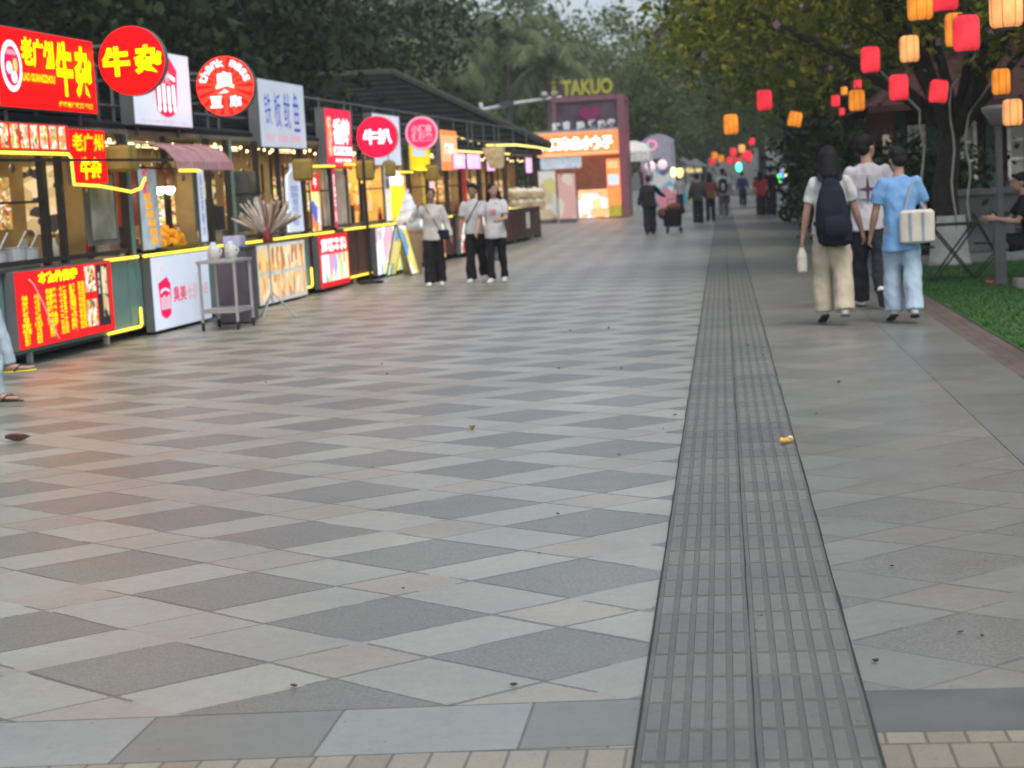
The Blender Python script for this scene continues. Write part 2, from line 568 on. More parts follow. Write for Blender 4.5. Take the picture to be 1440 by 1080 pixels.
    rr = g.m('ADD', rough - 0.1, g.m('MULTIPLY', blotch, 0.22))
    nt.links.new(rr, b.inputs['Roughness'])
    hgt = g.m('MULTIPLY', fine, 0.25)
    if joint != 0.0: hgt = g.m('SUBTRACT', hgt, joint)
    bp = nt.nodes.new('ShaderNodeBump'); bp.inputs['Strength'].default_value = 0.35 if kind != 'turf' else 0.9
    bp.inputs['Distance'].default_value = 0.004 if kind != 'turf' else 0.02
    nt.links.new(hgt, bp.inputs['Height']); nt.links.new(bp.outputs[0], b.inputs['Normal'])
    return m

def sheet(name, x0, x1, y0, y1, z, mat):
    mb = MB(); mb.quad((x0, y0, z), (x1, y0, z), (x1, y1, z), (x0, y1, z))
    return struct(mb.build(name, mat))

sheet('ground', -150, 150, -30, 260, -0.012, ground_material('earth', 'earth'))
def skew_sheet(name, pts, mat):
    mb = MB(); mb.quad(*[(x, y, 0.0) for x, y in pts]); return struct(mb.build(name, mat))
skew_sheet('diamond_paving', ((-14, 4.24), (-0.292, 5.06), (-0.292, 140), (-14, 140)), ground_material('diamond paving', 'diamond'))
sheet('worn_paving', 0.345, 1.42, 5.09, 140, 0.0, ground_material('worn paving', 'diamond_faint'))
slabm = ground_material('border slabs', 'slab')
skew_sheet('border_slabs', ((-14, 3.82), (-0.292, 4.63), (-0.292, 5.056), (-14, 4.236)), slabm)
darkslab = ground_material('dark border', 'edge')
sheet('dark_border', 0.345, 1.42, 4.70, 5.088, 0.0, M('dark border stone', (.110, .115, .104), .45, var=.16, scale=4, bump=.15, bscale=120))
brickm = ground_material('tan bricks', 'brick')
skew_sheet('tan_brick_paving', ((-14, -4), (-0.292, -4), (-0.292, 4.626), (-14, 3.816)), brickm)
sheet('tan_brick_pavement', 0.345, 16, -4, 4.698, 0.0, brickm)
sheet('edge_slabs', 1.424, 2.0, 4.70, 140, 0.0, darkslab)
sheet('brick_verge', 2.004, 3.2, 4.70, 26, -0.004, ground_material('brown brick verge', 'verge'))
sheet('far_side_pavement', 2.004, 16, 26, 140, -0.004, ground_material('side paving', 'edge'))
tag(sheet('artificial_lawn', 2.3, 14, 4.72, 27.5, 0.004, ground_material('turf', 'turf')))
# raised blades along the lawn, one uncountable mass
def lawn_blades():
    rng = np.random.default_rng(5)
    n = 42000
    x = 2.32 + rng.random(n) ** 1.3 * 3.2; y = 4.8 + rng.random(n) ** .75 * 22.2
    h = 0.018 + rng.random(n) * 0.022; w = 0.006 + rng.random(n) * 0.006
    a = rng.random(n) * math.pi * 2; lean = 0.02 * rng.standard_normal((n, 2))
    v = np.zeros((n, 3, 3))
    v[:, 0] = np.c_[x - np.cos(a) * w, y - np.sin(a) * w, np.full(n, 0.003)]
    v[:, 1] = np.c_[x + np.cos(a) * w, y + np.sin(a) * w, np.full(n, 0.003)]
    v[:, 2] = np.c_[x + lean[:, 0], y + lean[:, 1], h]
    return v
def mesh_np(name, v, per):
    n = v.shape[0]
    me = bpy.data.meshes.new(name)
    me.vertices.add(n * per); me.loops.add(n * per); me.polygons.add(n)
    me.vertices.foreach_set('co', v.reshape(-1).astype('f'))
    me.loops.foreach_set('vertex_index', np.arange(n * per, dtype='i'))
    me.polygons.foreach_set('loop_start', np.arange(0, n * per, per, dtype='i'))
    me.update(calc_edges=True)
    return me
gm = leaf_mat('turf blades', (0.030, 0.098, 0.022), (0.070, 0.170, 0.042), tl=0.2)
me = mesh_np('grass', lawn_blades(), 3); me.materials.append(gm)
tag(link('grass', me), 'short bright green artificial grass beside the walkway', 'grass', kind='stuff')

# tactile strip: real ribs in rows of bars
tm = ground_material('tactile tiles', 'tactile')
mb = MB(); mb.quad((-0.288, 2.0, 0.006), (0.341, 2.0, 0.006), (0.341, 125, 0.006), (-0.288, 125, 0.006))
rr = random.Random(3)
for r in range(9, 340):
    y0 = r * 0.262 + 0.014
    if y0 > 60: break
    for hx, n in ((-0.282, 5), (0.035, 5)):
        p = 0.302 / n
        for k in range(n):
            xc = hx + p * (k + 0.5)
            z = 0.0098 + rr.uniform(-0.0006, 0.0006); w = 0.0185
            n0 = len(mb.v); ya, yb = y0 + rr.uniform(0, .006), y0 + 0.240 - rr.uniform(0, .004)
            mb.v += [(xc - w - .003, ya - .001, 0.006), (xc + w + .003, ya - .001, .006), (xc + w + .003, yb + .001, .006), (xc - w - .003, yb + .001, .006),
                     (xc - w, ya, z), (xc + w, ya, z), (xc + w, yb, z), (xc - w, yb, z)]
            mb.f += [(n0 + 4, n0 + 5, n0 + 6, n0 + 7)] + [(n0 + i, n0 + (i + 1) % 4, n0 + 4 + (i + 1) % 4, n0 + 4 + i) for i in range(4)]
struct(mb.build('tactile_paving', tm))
gap = M('joint grit', (0.03, 0.029, 0.026), 0.9)
for nm, x0, x1 in (('paving_joint', -0.2945, -0.2875), ('paving_joint', 0.3405, 0.3475), ('paving_joint', 0.0235, 0.0290)):
    mb = MB(); n = 300; rj = random.Random(int(x0 * 1000))
    L = [(x0 + rj.uniform(-.002, .003), x1 + rj.uniform(-.003, .002), 2 + i * 0.3) for i in range(n)]
    for a, c in zip(L, L[1:]):
        mb.quad((a[0], a[2], 0.0095), (a[1], a[2], 0.0095), (c[1], c[2], 0.0095), (c[0], c[2], 0.0095))
    struct(mb.build(nm, gap))

# ------------------------------------------------------------------ trees
def leaf_quads(pts, size, rng, aspect=0.5, up=0.4, jitter=0.35):
    n = len(pts)
    d = rng.standard_normal((n, 3)); d /= np.linalg.norm(d, axis=1)[:, None]
    nr = rng.standard_normal((n, 3)); nr[:, 2] += up
    side = np.cross(d, nr); side /= np.maximum(np.linalg.norm(side, axis=1), 1e-6)[:, None]
    s = size * (1 + jitter * rng.standard_normal(n)).clip(0.45, 1.8)
    L = d * s[:, None]; W = side * (s * aspect)[:, None]
    v = np.zeros((n, 4, 3))
    v[:, 0] = pts - L * 0.5; v[:, 1] = pts + W * 0.5; v[:, 2] = pts + L * 0.5; v[:, 3] = pts - W * 0.5
    return v
def crown_points(blobs, n_clumps, n, clump_r, rng, shell=0.55, flat=0.75):
    """blobs: (x,y,z,rx,ry,rz); leaves gather in clumps spread through the blobs"""
    blobs = np.array(blobs, float)
    vol = (blobs[:, 3] * blobs[:, 4] * blobs[:, 5]); pick = rng.choice(len(blobs), n_clumps, p=vol / vol.sum())
    d = rng.standard_normal((n_clumps, 3)); d /= np.linalg.norm(d, axis=1)[:, None]
    r = (shell + (1 - shell) * rng.random(n_clumps)) * (rng.random(n_clumps) > 0.12) + 0.25 * rng.random(n_clumps)
    c = blobs[pick, :3] + d * np.minimum(r, 1.05)[:, None] * blobs[pick, 3:6]
    w = 0.4 + rng.random(n_clumps); k = rng.choice(n_clumps, n, p=w / w.sum())
    g = rng.standard_normal((n, 3)) * (clump_r * (0.6 + 0.7 * rng.random(n_clumps)))[k][:, None]
    g[:, 2] *= flat
    return c[k] + g, c
def limbs(mb, base, top, targets, r0, rng, n=10):
    base, top = Vector(base), Vector(top)
    mid = (base + top) / 2 + Vector((rng.normal(0, .08), rng.normal(0, .08), 0))
    mb.tube([base, base + (mid - base) * 0.15, mid, top], [r0 * 1.35, r0 * 1.05, r0 * 0.9, r0 * 0.72], 12)
    for t in targets[:n]:
        t = Vector(t)
        s = base.lerp(top, rng.uniform(0.72, 1.0))
        m1 = s.lerp(t, 0.4) + Vector((rng.normal(0, .2), rng.normal(0, .2), 0.25)); 
        q = r0 * rng.uniform(0.28, 0.5)
        mb.tube([s, s.lerp(m1, 0.5) + Vector((0, 0, .05)), m1, m1.lerp(t, .6), t], [q, q * .85, q * 0.65, q * .4, q * 0.12], 7)
bark = M('bark', (0.026, 0.022, 0.018), 0.9, var=0.4, scale=9, bump=0.7, bscale=25)
palebark = M('pale bark', (0.16, 0.13, 0.105), 0.9, var=0.3, scale=7, bump=0.6, bscale=22)
def tree(name, label, loc, trunk_top, blobs, nclump, nleaf, lsize, clr, lmat, seed, r0=0.22, cat='tree', group=None, nl=12, flowers=None, bmat=None, shell=0.55):
    rng = np.random.default_rng(seed)
    t = thing(name, label, cat, loc, 0, group)
    pts, c = crown_points(blobs, nclump, nleaf, clr, rng, shell)
    me = mesh_np('crown', leaf_quads(pts, lsize, rng), 4); me.materials.append(lmat)
    cr = link('crown', me, t)
    mb = MB(); limbs(mb, (0, 0, -0.05), trunk_top, [tuple(x) for x in c[:nl]], r0, rng, nl)
    mb.build('trunk', bmat or bark, t, smooth=True)
    if flowers:
        fp = pts[rng.choice(len(pts), flowers)] + rng.normal(0, .1, (flowers, 3))
        fm = mesh_np('blossom', leaf_quads(fp, lsize * 0.95, rng, 0.9), 4); fm.materials.append(MATS['blossom'])
        link('blossom', fm, t)
    return t
leaf_mat('leaf olive', (0.048, 0.075, 0.016), (0.195, 0.225, 0.042), (0.50, 0.46, 0.07), tl=0.6)
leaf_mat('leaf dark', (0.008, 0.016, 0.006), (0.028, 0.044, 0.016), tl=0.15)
leaf_mat('leaf grey', (0.058, 0.094, 0.034), (0.170, 0.220, 0.080), tl=0.5)
leaf_mat('leaf bright', (0.06, 0.105, 0.018), (0.13, 0.20, 0.035), tl=0.35)
leaf_mat('blossom', (0.22, 0.12, 0.24), (0.42, 0.27, 0.42), tl=0.3)
RG = 'trees overhanging the right side of the walkway'
LG = 'dark trees behind the food stalls'
LO, LD, LY, LB = MATS['leaf olive'], MATS['leaf dark'], MATS['leaf grey'], MATS['leaf bright']
B1 = [(0.6, -0.4, 5.6, 3.6, 3.6, 2.3), (-2.4, 0.5, 5.0, 2.0, 2.4, 1.6), (2.8, -1.2, 5.0, 2.4, 2.4, 1.7), (0, 1.5, 4.4, 2.6, 2.2, 1.0), (1.9, -.8, 4.0, 2.3, 1.8, .8), (-1.5, -1.0, 4.1, 2.0, 1.8, .7), (3.4, .6, 3.9, 1.8, 1.8, .8)]
r1 = tree('flowering_tree', 'forked tree with pale rope lights on its trunk and a whitewashed base on the lawn', (3.3, 27, 0), (0.12, 0, 2.35), B1, 190, 23000, 0.15, 0.42, LO, 1, 0.20, group=RG, nl=16, flowers=160)
B2 = [(0, 0, 6.0, 4.2, 4.2, 3.0), (-2.6, 0.5, 4.9, 2.4, 2.6, 1.9), (2.2, 1, 5.2, 3, 3, 2.0)]
r2 = tree('flowering_tree', 'olive green tree with mauve blossom, next beyond the rope lit tree', (3.9, 38, 0), (-0.1, 0, 2.8), B2, 170, 15000, 0.19, 0.5, LO, 2, 0.22, group=RG, nl=12, flowers=260)
r3 = dup(r2, (3.5, 50, 0), 2.1, 1.05, label='olive tree reaching farthest over the path behind the orange hanging lanterns')
r4 = dup(r2, (3.0, 63, 0), 4.0, 1.15, label='tall tree behind the walkers in red and in black on the right of the path')
r0 = dup(r1, (6.6, 20.5, 0), 1.0, 0.98, label='tree over the seated person, its thin limbs crossing the top right corner')
r0.children[0]  # crown stays as first child
B5 = [(0, 0, 7.0, 4.6, 4.6, 3.6), (-3.0, 0, 5.6, 2.6, 2.6, 2.0), (2.6, 1, 5.8, 3, 3, 2.4)]
r5 = tree('shade_tree', 'grey green shade tree closing the right side of the far path', (4.6, 80, 0), (0, 0, 3), B5, 170, 13000, 0.26, 0.6, LY, 3, 0.25, group=RG, nl=10)
dup(r5, (5.2, 97, 0), 2.2, 1.1, label='grey green tree farther along the right edge of the path')
dup(r5, (8.5, 52, 0), 1.2, 1.1, label='tree behind the row, its crown above the dark red house roof')
dup(r5, (10.5, 40, 0), 3.3, 1.0, label='tree standing behind the dark red house')
# left
BL = [(0, 0, 6.4, 4.6, 4.6, 4.0), (-3, 1, 5.0, 3, 3, 2.6), (3, 0, 5.0, 2.8, 3, 2.4)]
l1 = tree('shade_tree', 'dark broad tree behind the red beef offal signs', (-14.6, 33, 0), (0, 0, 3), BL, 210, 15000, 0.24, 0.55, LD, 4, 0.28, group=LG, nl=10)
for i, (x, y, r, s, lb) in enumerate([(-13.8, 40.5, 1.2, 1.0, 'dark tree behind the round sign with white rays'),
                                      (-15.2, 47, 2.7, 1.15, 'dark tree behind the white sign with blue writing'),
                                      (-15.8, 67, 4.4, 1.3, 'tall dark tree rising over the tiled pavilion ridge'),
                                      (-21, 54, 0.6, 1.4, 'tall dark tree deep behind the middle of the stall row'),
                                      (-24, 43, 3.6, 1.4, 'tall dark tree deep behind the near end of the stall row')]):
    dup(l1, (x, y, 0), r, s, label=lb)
BM = [(0, 0, 8.0, 5.0, 5.0, 5.0), (-3, 0, 5.5, 3.2, 3.2, 3.0), (3, 1, 6.0, 3.2, 3.2, 3.2)]
m1 = tree('shade_tree', 'dark grey green tree behind the pink framed kiosk', (-6.5, 104, 0), (0, 0, 4), BM, 200, 13000, 0.34, 0.7, LY, 6, 0.3, group='trees closing the far end', nl=8)
FG = 'trees closing the far end'
m1.scale = (.9, .9, .88)
dup(m1, (-14.5, 98, 0), 1.0, 1.0, label='grey green tree between the palms and the tiled pavilion')
for x, y, r, s in ((-22, 112, 2, 1.3), (-11, 128, 3, 1.02), (-1.5, 150, 4, 1.08), (6.5, 140, 5, 1.15), (13, 120, 1, 1.2), (-19, 150, 2, 1.5), (-30, 100, 1, 1.4),
                   (4, 180, 3, 1.5), (-8, 185, 1, 1.3), (14, 165, 2, 1.5), (-30, 140, 4, 1.7), (20, 90, 2, 1.3), (16, 66, 4, 1.2), (-31, 75, 5, 1.5), (-4.5, 170, 2.2, 1.2)):
    dup(m1, (x, y, 0), r, s, label='hazy green tree in the wooded backdrop beyond the stalls')
# brighter shrubs and the dark hedge shrubs
def shrub(name, label, loc, r, h, lm, seed, n=4200, size=0.14, group=None):
    rng = np.random.default_rng(seed)
    t = thing(name, label, 'shrub', loc, 0, group)
    pts, c = crown_points([(0, 0, h * 0.55, r, r, h * 0.5)], 46, n, 0.3, rng, 0.5)
    pts = pts[pts[:, 2] > 0.05]
    me = mesh_np('foliage', leaf_quads(pts, size, rng), 4); me.materials.append(lm); link('foliage', me, t)
    mb = MB()
    for q in c[:7]: mb.tube([(q[0] * .1, q[1] * .1, -.03), (q[0] * .4, q[1] * .4, q[2] * .5), tuple(q)], [0.03, 0.022, 0.008], 6)
    mb.build('stem', bark, t)
    return t
HG = 'dark shrubs along the right edge of the path'
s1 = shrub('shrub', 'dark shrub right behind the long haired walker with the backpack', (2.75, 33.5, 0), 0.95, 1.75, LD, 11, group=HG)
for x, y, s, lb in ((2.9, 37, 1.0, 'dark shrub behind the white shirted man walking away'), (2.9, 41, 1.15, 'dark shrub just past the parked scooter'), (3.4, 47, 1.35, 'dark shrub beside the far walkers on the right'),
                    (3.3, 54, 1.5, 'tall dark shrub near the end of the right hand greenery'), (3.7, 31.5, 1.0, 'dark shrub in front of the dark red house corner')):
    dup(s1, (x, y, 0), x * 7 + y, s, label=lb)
s2 = shrub('shrub', 'bright yellow green shrub under the palms', (-10.8, 92, 0), 2.6, 4.6, LB, 12, 5200, 0.3, 'bright shrubs beyond the pavilion')
dup(s2, (-13.6, 95, 0), 1, (1.3, 1.2, 1.35), label='tallest bright shrub, beside the end of the pavilion roof')
dup(s2, (-8.2, 96, 0), 2, (0.9, 0.9, 0.7), label='low bright shrub left of the kiosk')

# palms
leaf_mat('leaf palm', (0.055, 0.085, 0.035), (0.14, 0.18, 0.085), tl=0.3)
def palm(label, loc, h, seed, group, nf=15, L=3.4):
    rng = np.random.default_rng(seed)
    t = thing('palm_tree', label, 'palm tree', loc, 0, group)
    mb = MB(); mb.tube([(0, 0, -.1), (0.05, 0, h * .4), (0.1, .05, h * .8), (0.1, .05, h)], [0.26, 0.19, 0.16, 0.13], 12)
    for k in range(int(h / 0.35)): mb.disc_z((0.05, 0.02), 0.2 - 0.05 * k * .35 / h, k * .35, k * .35 + .05, 12)
    mb.build('trunk', palebark, t, smooth=True)
    V = []
    stems = MB()
    for k in range(nf):
        a = 2 * math.pi * k / nf + rng.normal(0, .15); el = rng.uniform(-0.1, 1.25)
        p = np.array([0.1, .05, h]); d = np.array([math.cos(a) * math.cos(el), math.sin(a) * math.cos(el), math.sin(el)])
        pl = [tuple(p)]
        side = np.array([-math.sin(a), math.cos(a), 0])
        N = 22
        for i in range(N):
            p = p + d * (L / N); d = d + np.array([0, 0, -0.085 - 0.004 * i]); d /= np.linalg.norm(d); pl.append(tuple(p))
            if i < 2: continue
            ln = L * 0.26 * math.sin(math.pi * min(1, (i + 3) / (N + 4))) + 0.1
            for sgn in (-1, 1):
                for q in (0, .5):
                    b = p + d * (L / N) * q
                    tip = b + side * sgn * ln * 0.72 + d * ln * 0.35 + np.array([0, 0, -ln * rng.uniform(.45, .8)])
                    w = d * 0.045
                    V.append([b - w, b + w, tip + w * .2, tip - w * .2])
        stems.tube(pl[::3], [0.04, .035, .03, .025, .02, .015, .01, .008][:len(pl[::3])], 5)
    me = mesh_np('frond', np.array(V), 4); me.materials.append(MATS['leaf palm'])
    c = link('crown', me, t); c['label'] = 'drooping feathery fronds'
    stems.build('frond_stem', MATS['leaf palm'], t)
    return t
PG = 'palms beyond the pavilion'
palm('tall feathery palm left of the pink framed kiosk', (-10.5, 89, 0), 8.4, 1, PG, 18, 3.6)
palm('shorter palm with drooping fronds close behind the kiosk', (-8.2, 86, 0), 7.2, 3, PG, 16, 3.2)
palm('bare trunked palm rising behind the tiled pavilion', (-13.4, 84, 0), 8.0, 2, PG, 14, 3.6)

# ------------------------------------------------------------------ far buildings hinted through the leaves, right side house
redwall = M('dark red boards', (0.045, 0.010, 0.008), 0.85, var=0.25, scale=5, bump=0.3, bscale=14)
redroof = M('red brown roof', (0.042, 0.012, 0.009), 0.95, var=0.3, scale=4, bump=0.4)
teal = M('dark teal wood', (0.018, 0.05, 0.045), 0.6)
whitew = M('white window paint', (0.55, 0.55, 0.5), 0.5)
glassd = M('dark window glass', (0.22, 0.23, 0.20), 0.12, spec=0.8, var=0.5, scale=1.3)
conc = M('concrete', (0.13, 0.135, 0.13), 0.85, var=0.2, scale=3, bump=0.4, bscale=30)
black = M('black metal', (0.016, 0.016, 0.017), 0.45)
dkgrey = M('dark grey metal', (0.05, 0.052, 0.055), 0.5)
steel = M('brushed steel', (0.42, 0.43, 0.44), 0.36, 0.35, var=0.08)
lampglow = M('lit bulb', (1, 0.95, 0.85), 0.4, emit=6.0, var=0)
h = thing('red_house', 'dark red wooden house with white windows and a low brown roof', 'house', (3.2, 34, 0))
MB().box(0, 11, 0, 6, 0, 2.75).build('wall', redwall, h)
mb = MB(); mb.quad((-0.5, -0.7, 2.62), (11.5, -0.7, 2.62), (10.5, 3, 4.3), (1.6, 3, 4.3)); mb.quad((11.5, 6.7, 2.62), (-0.5, 6.7, 2.62), (1.6, 3, 4.3), (10.5, 3, 4.3))
mb.v += [(-0.5, -0.7, 2.62), (-0.5, 6.7, 2.62), (1.6, 3, 4.3)]; mb.f.append((len(mb.v) - 3, len(mb.v) - 1, len(mb.v) - 2))
mb.box(-0.5, 11.5, -0.7, -0.62, 2.5, 2.615)
for i in range(24): mb.bar((-0.3 + i * .5, -.7, 2.64), (-0.3 + i * .5 + (1.2 - i * .05), 1.6, 3.69), .05, .05)
mb.build('roof', redroof, h)
for x in (0.02, 0.62, 1.66, 2.9, 4.4): MB().box(x, x + 0.2, -0.08, 0.003, 0, 2.5).build('pilaster', teal, h)
for x0, x1 in ((0.95, 1.5), (0.25, 0.58), (2.05, 2.75), (3.4, 4.2)):
    w = MB().box(x0, x1, -0.03, -0.004, 1.15, 2.2).build('window', glassd, h)
    mb = MB()
    for x in (x0, x1 - .06, (x0 + x1) / 2 - .02): mb.box(x, x + (.06 if x != (x0 + x1) / 2 - .02 else .04), -.07, -.032, 1.13, 2.25)
    for z in (1.13, 1.5, 1.85, 2.19): mb.box(x0 + .062, x1 - .062, -.065, -.034, z, z + .05)
    mb.build('frame', whitew, w)
    MB().box(x0 - .05, x1 + .05, -.09, -.001, .5, 1.1).build('panel', teal, h)
MB().box(-0.2, -0.06, -0.12, 0.1, 1.75, 2.1).build('wall_lamp', M('lamp glass lit', (1, .85, .65), .4, emit=0.03, var=0), h, bevel=.02)
pw = thing('planter_wall', 'low grey concrete planter wall between the lawn and the red house', 'wall', (3.55, 30.3, 0))
MB().box(0, 9, 0, .5, 0, 0.95).build('wall_body', conc, pw, bevel=.02)
MB().box(-.05, 9.05, -.06, .56, .953, 1.06).build('coping', M('light concrete', (.15, .15, .145), .8, bump=.3), pw, bevel=.015)
MB().box(0.9, 1.6, -.02, -.002, .55, .66).build('vent_slot', black, pw)
tag(MB().box(2.9, 12, 27.45, 27.62, 0.0, 0.13).build('kerb', M('pale kerb', (.30, .30, .28), .8, bump=.3), bevel=.015), 'pale stone kerb at the far edge of the artificial lawn', 'kerb')
# rope lights and whitewash on the forked tree
rope = M('pale rope light', (0.36, 0.36, 0.30), 0.5)
for k, (dx, dz) in enumerate(((-.42, 2.3), (0.06, 2.6), (.30, 2.2))):
    pts = [(dx * .9 + .03 * math.sin(i * 1.3 + k), -.26 + .03 * math.cos(i), .55 + (dz - .55) * i / 9) for i in range(10)] + [(dx + (.5 if k else -.5), -.1, dz + .6)]
    MB().tube(pts, .016, 7).build('rope_light', rope, r1, smooth=True)
MB().rings([(0, 0, 0.0, .34, .33), (0, 0, .08, .30, .29), (0, 0, .35, .27, .265), (0, 0, .74, .245, .24)], 16).build('whitewash', M('whitewash', (.40, .40, .37), .85, bump=.5), r1, smooth=True)
# lamp post
lp = thing('street_lamp', 'grey square lamp post with a flat saucer head beside the seated person', 'street lamp', (3.33, 22.2, 0))
gp = M('grey lamp paint', (.085, .088, .09), .5, bump=.1)
MB().box(-.038, .038, -.04, .04, 0, 2.0).build('pole', gp, lp, bevel=.008)
MB().rings([(0, 0, 1.93, .09, .09), (0, 0, 2.0, .12, .12), (0, 0, 2.04, .15, .15), (0, 0, 2.12, .195, .195), (0, 0, 2.15, .19, .19), (0, 0, 2.17, .1, .1)], 24).build('lamp_head', M('lamp head paint', (.16, .17, .17), .45), lp, smooth=True)
MB().box(-.09, .05, -.08, .07, 0.0, .84).build('junction_box', M('grey box paint', (.085, .09, .085), .6), lp, bevel=.012)
# ------------------------------------------------------------------ tiled pavilion roof behind the row
tile = M('dark roof tiles', (0.016, 0.019, 0.016), 0.95, var=0.35, scale=3, bump=0.5, bscale=9, spec=.05)
darkwood = M('dark red wood', (0.055, 0.018, 0.014), 0.6, var=0.3, scale=6)
brown = M('brown stall wood', (0.085, 0.030, 0.022), 0.5, var=0.25, scale=4)
p = thing('pavilion', 'long pavilion with a dark hipped tile roof rising behind the stalls', 'pavilion', (-5.55, 53.2, 0), .20)
A, B, Cc, D = (0.4, -.3, 2.66), (-16, -.3, 2.66), (-16, 5.2, 5.35), (-3.9, 5.2, 5.35)
E_, F_ = (-.6, 10.8, 2.66), (-16, 10.8, 2.66)
mb = MB(); mb.quad(B, A, D, Cc); mb.quad(E_, F_, Cc, D); n = len(mb.v); mb.v += [A, E_, D]; mb.f.append((n, n + 1, n + 2))
n = 0
for i in range(1, 15):
    t = i / 15
    a, b = Vector(B).lerp(Vector(Cc), t), Vector(A).lerp(Vector(D), t)
    mb.bar(a + Vector((0, -.02, .02)), b + Vector((0, -.02, .02)), .06, .05)
    a, b = Vector(A).lerp(Vector(D), t), Vector(E_).lerp(Vector(D), t)
    mb.bar(a + Vector((.02, 0, .02)), b + Vector((.02, 0, .02)), .06, .05)
mb.build('roof', tile, p)
mb = MB(); 
for a, b in ((A, D), (E_, D), (D, Cc)): mb.tube([Vector(a) + Vector((0, 0, .06)), Vector(b) + Vector((0, 0, .06))], .15, 8)
mb.build('ridge_tiles', M('ridge tiles', (.05, .052, .044), .9, bump=.3, spec=.1), p)
mb = MB(); mb.box(-16, .25, -.2, 0.0, 2.42, 2.64); mb.bar((.12, .1, 2.53), (-.85, 10.6, 2.53), .2); mb.box(-16, 0.04, .2, 10.6, 2.36, 2.41)
mb.build('eave_beam', darkwood, p)
for x, y in ((0.0, 0.1), (-4, .1), (-8, .1), (-.4, 5.2), (-.9, 10.3), (-12, .1)): MB().box(x - .11, x + .11, y - .08, y + .14, 0, 2.415).build('post', darkwood, p)
MB().box(-15.8, -2.3, 9.9, 10.1, 0, 2.35).build('back_wall', M('dim back wall', (.09, .06, .05), .8), p)

# ------------------------------------------------------------------ food stalls
YEL = M('yellow light strip', (1.0, 0.72, 0.06), 0.4, emit=0.72, var=0)
YELD = M('soft yellow light strip', (1.0, 0.80, 0.22), 0.4, emit=0.75, var=0)
tealp = M('teal stall paint', (0.15, 0.27, 0.245), 0.5, var=0.10, scale=3, bump=0.08)
greyp = M('grey sheet metal', (0.11, 0.115, 0.115), 0.5, var=0.15, scale=4)
roofm = M('stall roof sheet', (0.022, 0.023, 0.027), 0.85, var=0.2, scale=2, bump=0.2, bscale=12, spec=.15)
cream = M('cream inner wall', (0.36, 0.26, 0.13), 0.7, var=0.45, scale=1.6)
frame = M('black window frame', (0.022, 0.020, 0.018), 0.4)
rubber = M('rubber', (0.02, 0.02, 0.02), 0.85)
glassm = M('stall glass', (0.12, 0.12, 0.11), 0.15, var=0.5, scale=1.4, spec=0.6)
REDL = M('lit red sign', (1.0, 0.004, 0.006), 0.35, emit=0.47, var=0)
REDM = M('lit red board', (0.90, 0.012, 0.016), 0.35, emit=0.24, var=0)
REDP = M('lit pinkish red', (0.80, 0.02, 0.06), 0.35, emit=0.5, var=0)
YTX = M('lit yellow writing', (1.0, 0.80, 0.0), 0.4, emit=0.7, var=0)
OTX = M('lit amber writing', (1.0, 0.50, 0.0), 0.4, emit=0.6, var=0)
WTX = M('lit white writing', (1.0, 0.93, 0.95), 0.4, emit=0.55, var=0)
WHT = M('lit white sheet', (0.62, 0.70, 0.82), 0.35, emit=0.24, var=0.04, scale=2)
WHD = M('dim white sheet', (0.58, 0.66, 0.76), 0.35, emit=0.14, var=0.06, scale=2)
RTX = M('red print', (0.75, 0.01, 0.09), 0.4, emit=0.30, var=0)
PTX = M('faded pink print', (0.85, 0.35, 0.45), 0.4, emit=0.18, var=0)
BTX = M('blue print', (0.07, 0.09, 0.55), 0.4, emit=0.12, var=0)
PINKP = M('old pink cloth', (0.36, 0.20, 0.21), 0.8, var=0.15, bump=0.2)
ORL = M('lit orange sheet', (1.0, 0.22, 0.06), 0.4, emit=0.5, var=0.12, scale=3)
ORP = M('lit pale orange sheet', (.95, 0.42, 0.20), 0.4, emit=0.42, var=0.12, scale=3)
YEP = M('yellow print sheet', (0.85, 0.62, 0.02), 0.4, emit=0.35, var=0.1, scale=3)
BLP = M('pale blue sheet', (0.50, 0.66, 0.82), 0.4, emit=0.32, var=0.06)
VIO = M('lit pink violet sheet', (0.85, 0.45, 0.80), 0.4, emit=0.55, var=0.2, scale=2)
K = 0.045
def row_x(Y): return -7.03 + K * (Y - 17)
ROT = -math.atan(K)

